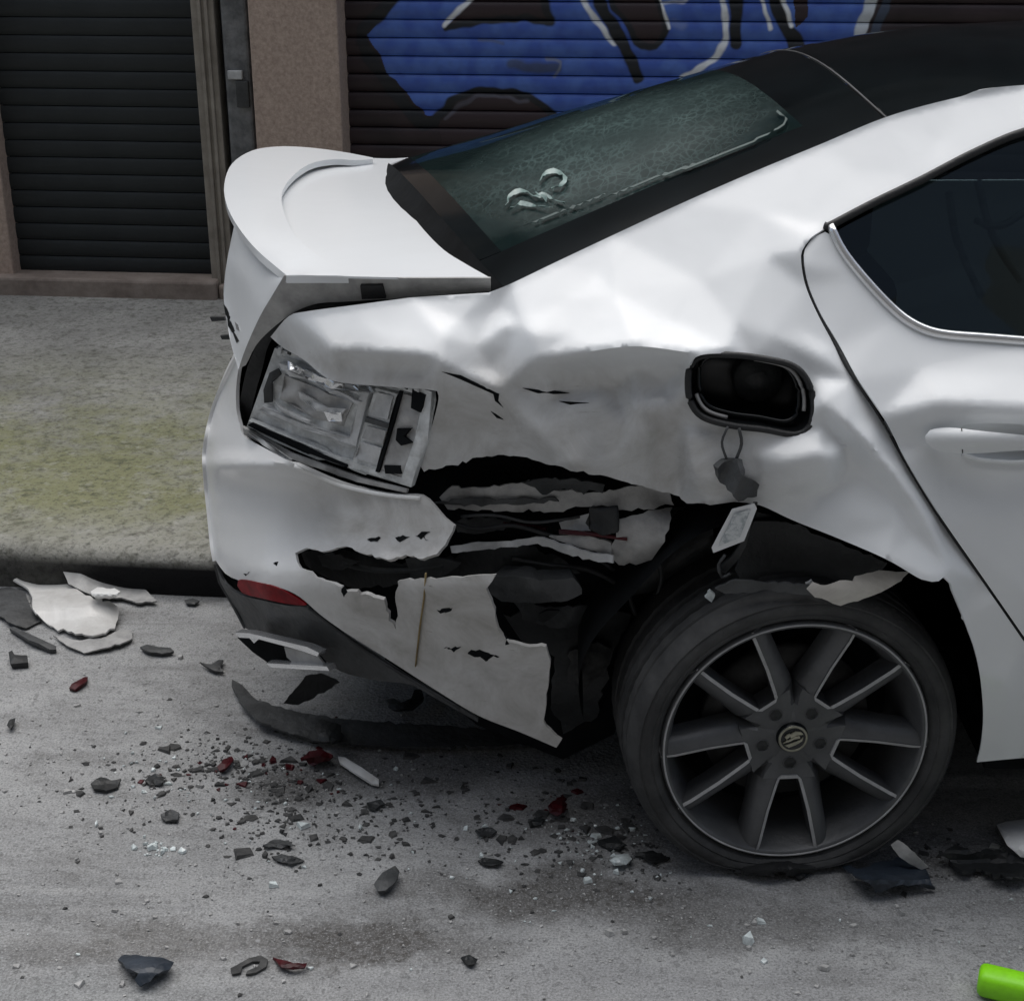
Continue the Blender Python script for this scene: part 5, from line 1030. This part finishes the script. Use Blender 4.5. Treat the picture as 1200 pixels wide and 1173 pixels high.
piece('plastic_chip', 'small black chip at the left edge below the red shard', 'plastic chip', [(8, 850), (11, 843), (18, 841), (17, 848), (12, 854)], blk, .012, .004, .008)
piece('plastic_shard', 'flat dark shard between the white fragment and the exhaust', 'plastic shard', [(164, 758), (172, 755), (186, 758), (200, 759), (204, 763), (190, 766), (176, 764)], M['dark_grey'], .012, .004, .006, None, .6)
piece('plastic_shard', 'forked dark shard on the road left of the exhaust', 'plastic shard', [(235, 776), (248, 778), (256, 773), (262, 773), (258, 781), (262, 787), (252, 786), (242, 781)], M['dark_grey'], .012, .004, .006, None, .5)
piece('plastic_shard', 'small dark flake right of the white sliver near the kerb', 'plastic shard', [(216, 703), (226, 701), (234, 704), (228, 708), (218, 707)], M['dark_grey'], .010, .003, .005)
piece('trim_strip', 'long dark trim strip lying on the road under the rear bumper', 'trim strip',
  [(272, 796), (280, 800), (296, 816), (318, 826), (345, 833), (372, 838), (400, 842), (450, 846), (520, 850), (600, 856), (640, 862), (640, 872), (560, 874), (480, 875), (420, 872), (372, 868), (330, 856), (300, 843), (284, 825), (276, 812)], M['dark_grey'], .020, .012, .006, lambda u, v: .03*np.clip(-u-.5, 0, 1), .8, nz=.006)
piece('trim_shard', 'upright black triangular shard on the trim strip below the exhaust', 'trim shard', [(332, 824), (345, 808), (358, 792), (376, 789), (388, 794), (398, 800), (385, 808), (368, 818), (350, 826)], blk, .05, .0, .005, lambda u, v: -.035*v, .6)
piece('trim_shard', 'crumpled black lump standing on the dark trim strip', 'trim shard', [(368, 852), (376, 842), (388, 846), (400, 850), (404, 862), (390, 870), (374, 868)], blk, .045, .012, .02, None, 1.2)
piece('bracket', 'bent black bracket under the torn bumper fragment', 'bracket', [(452, 820), (462, 818), (470, 823), (482, 818), (486, 808), (494, 808), (497, 818), (486, 828), (468, 832), (455, 829)], blk, .025, .010, .01, None, .8)
piece('lens_shard', 'crumpled dark red lens shard by the white stick', 'lens shard', [(352, 888), (362, 880), (378, 878), (390, 884), (384, 892), (366, 897)], M['red_dark'], .018, .012, .008, None, 1.2, nz=.008)
piece('lens_shard', 'narrow dark red lens shard left of the trim strip', 'lens shard', [(254, 898), (262, 889), (272, 886), (274, 890), (264, 900), (257, 903)], M['red_dark'], .014, .004, .006, None, .5)
piece('light_strip', 'thin white plastic stick on the dark patch under the bumper', 'stick', [(396, 886), (404, 887), (424, 899), (444, 913), (444, 919), (436, 918), (414, 904), (398, 893)], M['torn'], .014, .008, .005)
piece('plastic_shard', 'dark oblong shard alone on the road in front of the trim strip', 'plastic shard', [(438, 1036), (448, 1022), (460, 1017), (468, 1022), (464, 1032), (452, 1043), (442, 1044)], M['dark_grey'], .016, .006, .008, None, .4)
piece('mirror_shell', 'dark blue grey shell of plastic near the bottom left', 'plastic shell', [(138, 1124), (146, 1118), (164, 1119), (186, 1121), (204, 1127), (198, 1136), (182, 1142), (176, 1150), (164, 1156), (158, 1148), (162, 1140), (148, 1134)], M['dark_blue'], .016, .014, .006, None, .6, nz=.004)
piece('lens_shard', 'long curved dull red shard near the bottom of the road', 'lens shard', [(320, 1121), (330, 1124), (344, 1128), (360, 1128), (358, 1133), (344, 1136), (330, 1133)], M['red_dark'], .010, .006, .005, None, .4)
piece('rubber_loop', 'small grey broken loop beside the curved red shard', 'loop', [(270, 1134), (278, 1130), (292, 1122), (306, 1119), (314, 1124), (312, 1132), (300, 1139), (288, 1141), (290, 1137), (302, 1132), (305, 1126), (296, 1126), (284, 1132), (282, 1139), (272, 1141)], M['dusty'], .006, .0, .004)
piece('lens_shard', 'bright red lens shard on the road left of the wheel', 'lens shard', [(642, 944), (648, 938), (658, 936), (665, 942), (662, 951), (652, 956), (644, 952)], M['red_dark'], .016, .010, .006, None, .8, nz=.006)
piece('glass_crumb', 'pale green glass lump beside the flat tyre', 'glass lump', [(714, 1008), (722, 1001), (736, 1000), (741, 1006), (734, 1013), (720, 1014)], M['glass_crumb'], .014, .010, .008, None, .6)
piece('wing_liner_piece', 'blue black crumpled plastic sheet on the road right of the flat tyre', 'plastic sheet', [(985, 1012), (1005, 1018), (1025, 1010), (1050, 1004), (1072, 1006), (1085, 1018), (1090, 1030), (1096, 1042), (1078, 1038), (1058, 1036), (1040, 1042), (1026, 1046), (1020, 1036), (1002, 1026)], M['dark_blue'], .02, .020, .004, None, 1.2, nz=.018, seed=3)
piece('torn_fin', 'light grey torn fin standing on the blue black sheet', 'plastic fin', [(1044, 990), (1052, 984), (1064, 992), (1076, 1004), (1088, 1016), (1080, 1019), (1066, 1012), (1054, 1004)], M['primer'], .045, .004, .004, lambda u, v: -.03*v, .5)
piece('bumper_fragment', 'smooth white fragment at the right edge below the sill', 'car fragment', [(1168, 966), (1180, 962), (1210, 958), (1260, 960), (1290, 985), (1260, 1008), (1220, 1010), (1196, 1004), (1180, 990)], M['torn'], .03, .03, .005)
piece('tread_rag', 'torn rubber rag lying under the rim of the flat tyre', 'rubber rag', [(850, 1010), (866, 1004), (890, 1008), (918, 1008), (930, 1002), (948, 1004), (958, 1012), (952, 1024), (930, 1026), (916, 1020), (890, 1026), (868, 1022)], M['black_rubber'], .02, .010, .008, None, 1.6, nz=.012, seed=5)
piece('plastic_shard', 'dark tangled scrap at the right edge above the white fragment', 'plastic shard', [(1100, 998), (1120, 990), (1140, 1000), (1165, 996), (1190, 1004), (1215, 1012), (1200, 1030), (1170, 1026), (1150, 1018), (1128, 1020)], blk, .02, .010, .006, None, 2.2, nz=.02, seed=9)
for poly, lab, mt in [
  ([(318, 1003), (330, 1000), (348, 1004), (357, 1008), (346, 1011), (330, 1010)], 'dark flat flake below the scattered crumbs left of centre', 'dark_grey'),
  ([(308, 990), (322, 983), (338, 984), (346, 990), (330, 994)], 'smaller brownish flake just above the dark flat flake', 'dark_grey'),
  ([(541, 1121), (550, 1118), (560, 1124), (556, 1129), (546, 1128)], 'black crumb alone near the bottom middle', 'black_plastic'),
  ([(620, 962), (630, 957), (640, 959), (634, 966), (622, 968)], 'black chip just left of the bright red shard', 'black_plastic'),
  ([(557, 972), (570, 969), (582, 973), (576, 978), (562, 978)], 'dark flake midway under the torn bumper fragment', 'dark_grey'),
  ([(560, 1008), (568, 1004), (580, 1006), (590, 1009), (584, 1014), (568, 1013)], 'row of black scraps above the brown stain', 'black_plastic'),
  ([(106, 918), (118, 910), (130, 914), (142, 912), (138, 922), (124, 926), (110, 924)], 'ragged black scrap in the left middle of the road', 'black_plastic'),
  ([(170, 914), (182, 906), (192, 910), (188, 920), (176, 920)], 'black scrap with a bright crumb beside the ragged one', 'black_plastic'),
  ([(188, 954), (200, 948), (210, 952), (208, 960), (194, 962)], 'dark scrap below the pair of black scraps', 'dark_grey'),
  ([(430, 940), (446, 936), (452, 942), (440, 948), (432, 946)], 'dark scrap under the end of the white stick', 'dark_grey'),
  ([(700, 985), (720, 978), (735, 990), (715, 996)], 'dark torn scrap touching the left foot of the tyre', 'black_plastic'),
  ([(740, 1000), (765, 996), (785, 1004), (765, 1010)], 'rubber shred at the foot of the tyre', 'black_rubber')]:
    piece('plastic_flake', lab, 'plastic chip', poly, M[mt], .008, .001, .004, None, .9, group='dark plastic chips scattered on the road', nz=.004, seed=len(lab))
# lime green tube
def green_tube():
    a = at_z(np.array(1146.), np.array(1146.), .026); b = at_z(np.array(1330.), np.array(1190.), .026); a, b = Vector(a), Vector(b); d = (b-a).normalized(); s = Vector((-d.y, d.x, 0)); up = Vector((0, 0, 1))
    V = []; F = []; n = 16; L_ = (b-a).length
    prof_ = [(0, .55), (.002, .82), (.006, .95), (.012, 1.), (L_-.01, 1.), (L_, .6)]
    for (l, k) in prof_:
        for i in range(n):
            t = 2*math.pi*i/n; c_, s_ = math.cos(t), math.sin(t); e = .62
            V.append(a+d*l+(s*math.copysign(abs(c_)**e, c_)*.024+up*math.copysign(abs(s_)**e, s_)*.024)*k)
    for i in range(len(prof_)-1):
        for k in range(n): F.append((i*n+k, i*n+(k+1) % n, (i+1)*n+(k+1) % n, (i+1)*n+k))
    F.append(tuple(range(n-1, -1, -1))); F.append(tuple((len(prof_)-1)*n+k for k in range(n)))
    return mesh('plastic_tube', V, F, M['green'], sharp=50)
tag(green_tube(), 'bright lime green plastic tube at the bottom right corner', 'tube')
# crumbs nobody could count: chips of plastic, glass and grit
def crumbs(name, n, mat, spots, size, seed, flat=.5):
    rg = np.random.default_rng(seed); V = []; F = []
    for k in range(n):
        px, py, sx, sy = spots[rg.choice(len(spots))]; P = at_z(rg.normal(px, sx), rg.normal(py, sy), 0.)
        if (P[0]**2+(P[1]-.1)**2) < .05 and P[2] < .1: continue
        s_ = size*rg.lognormal(0, .5); b = len(V); rot = rg.uniform(0, 6.28); el = rg.uniform(.5, 1.6)
        m_ = rg.integers(3, 6)
        for i in range(m_):
            t = rot+2*math.pi*i/m_; r_ = s_*rg.uniform(.6, 1.2); dx, dy = r_*math.cos(t)*el, r_*math.sin(t)
            V.append((P[0]+dx, P[1]+dy, .001)); 
        for i in range(m_): x, y, _ = V[b+i]; V.append((P[0]+(x-P[0])*.8, P[1]+(y-P[1])*.8, s_*flat*rg.uniform(.4, 1.3)))
        F.append(tuple(b+m_+i for i in range(m_)))
        for i in range(m_): F.append((b+i, b+(i+1) % m_, b+m_+(i+1) % m_, b+m_+i))
    o = mesh(name, V, F, mat, smooth=False); return tag(o, None, None, None, 'stuff')
dark_spots = [(310, 900, 50, 22), (360, 930, 60, 30), (330, 960, 60, 30), (250, 890, 40, 18), (640, 960, 70, 25), (720, 990, 45, 18), (560, 930, 80, 40), (450, 960, 70, 30), (1080, 1010, 60, 18), (150, 920, 60, 30), (700, 1010, 90, 20)]
tag(crumbs('black_plastic_crumbs', 1100, M['dusty'], dark_spots+[(310, 905, 50, 20), (330, 950, 60, 30), (400, 1000, 300, 80)], .0034, 21), 'scatter of tiny black plastic crumbs across the road', 'crumbs')
tag(crumbs('grey_plastic_crumbs', 300, M['dusty'], dark_spots, .0065, 22, .3), 'scatter of small grey plastic scraps under the rear of the car', 'crumbs')
tag(crumbs('glass_crumbs', 260, M['glass_crumb'], [(680, 980, 30, 22), (700, 1000, 60, 25), (320, 940, 60, 35), (170, 910, 30, 30), (450, 1010, 200, 70), (850, 1060, 200, 40), (180, 995, 12, 6)], .0035, 23, .9), 'tiny bright glass crumbs glinting on the road', 'crumbs')
tag(crumbs('red_lens_crumbs', 40, M['red_dark'], [(330, 900, 60, 20), (650, 950, 30, 15), (300, 920, 60, 30)], .006, 24), 'tiny red lens crumbs around the trim strip', 'crumbs')
tag(crumbs('grit', 1800, M['primer'], [(500, 1000, 420, 110), (200, 900, 160, 120), (900, 1080, 260, 60)], .0022, 25, .8), 'loose grit on the road', 'grit')
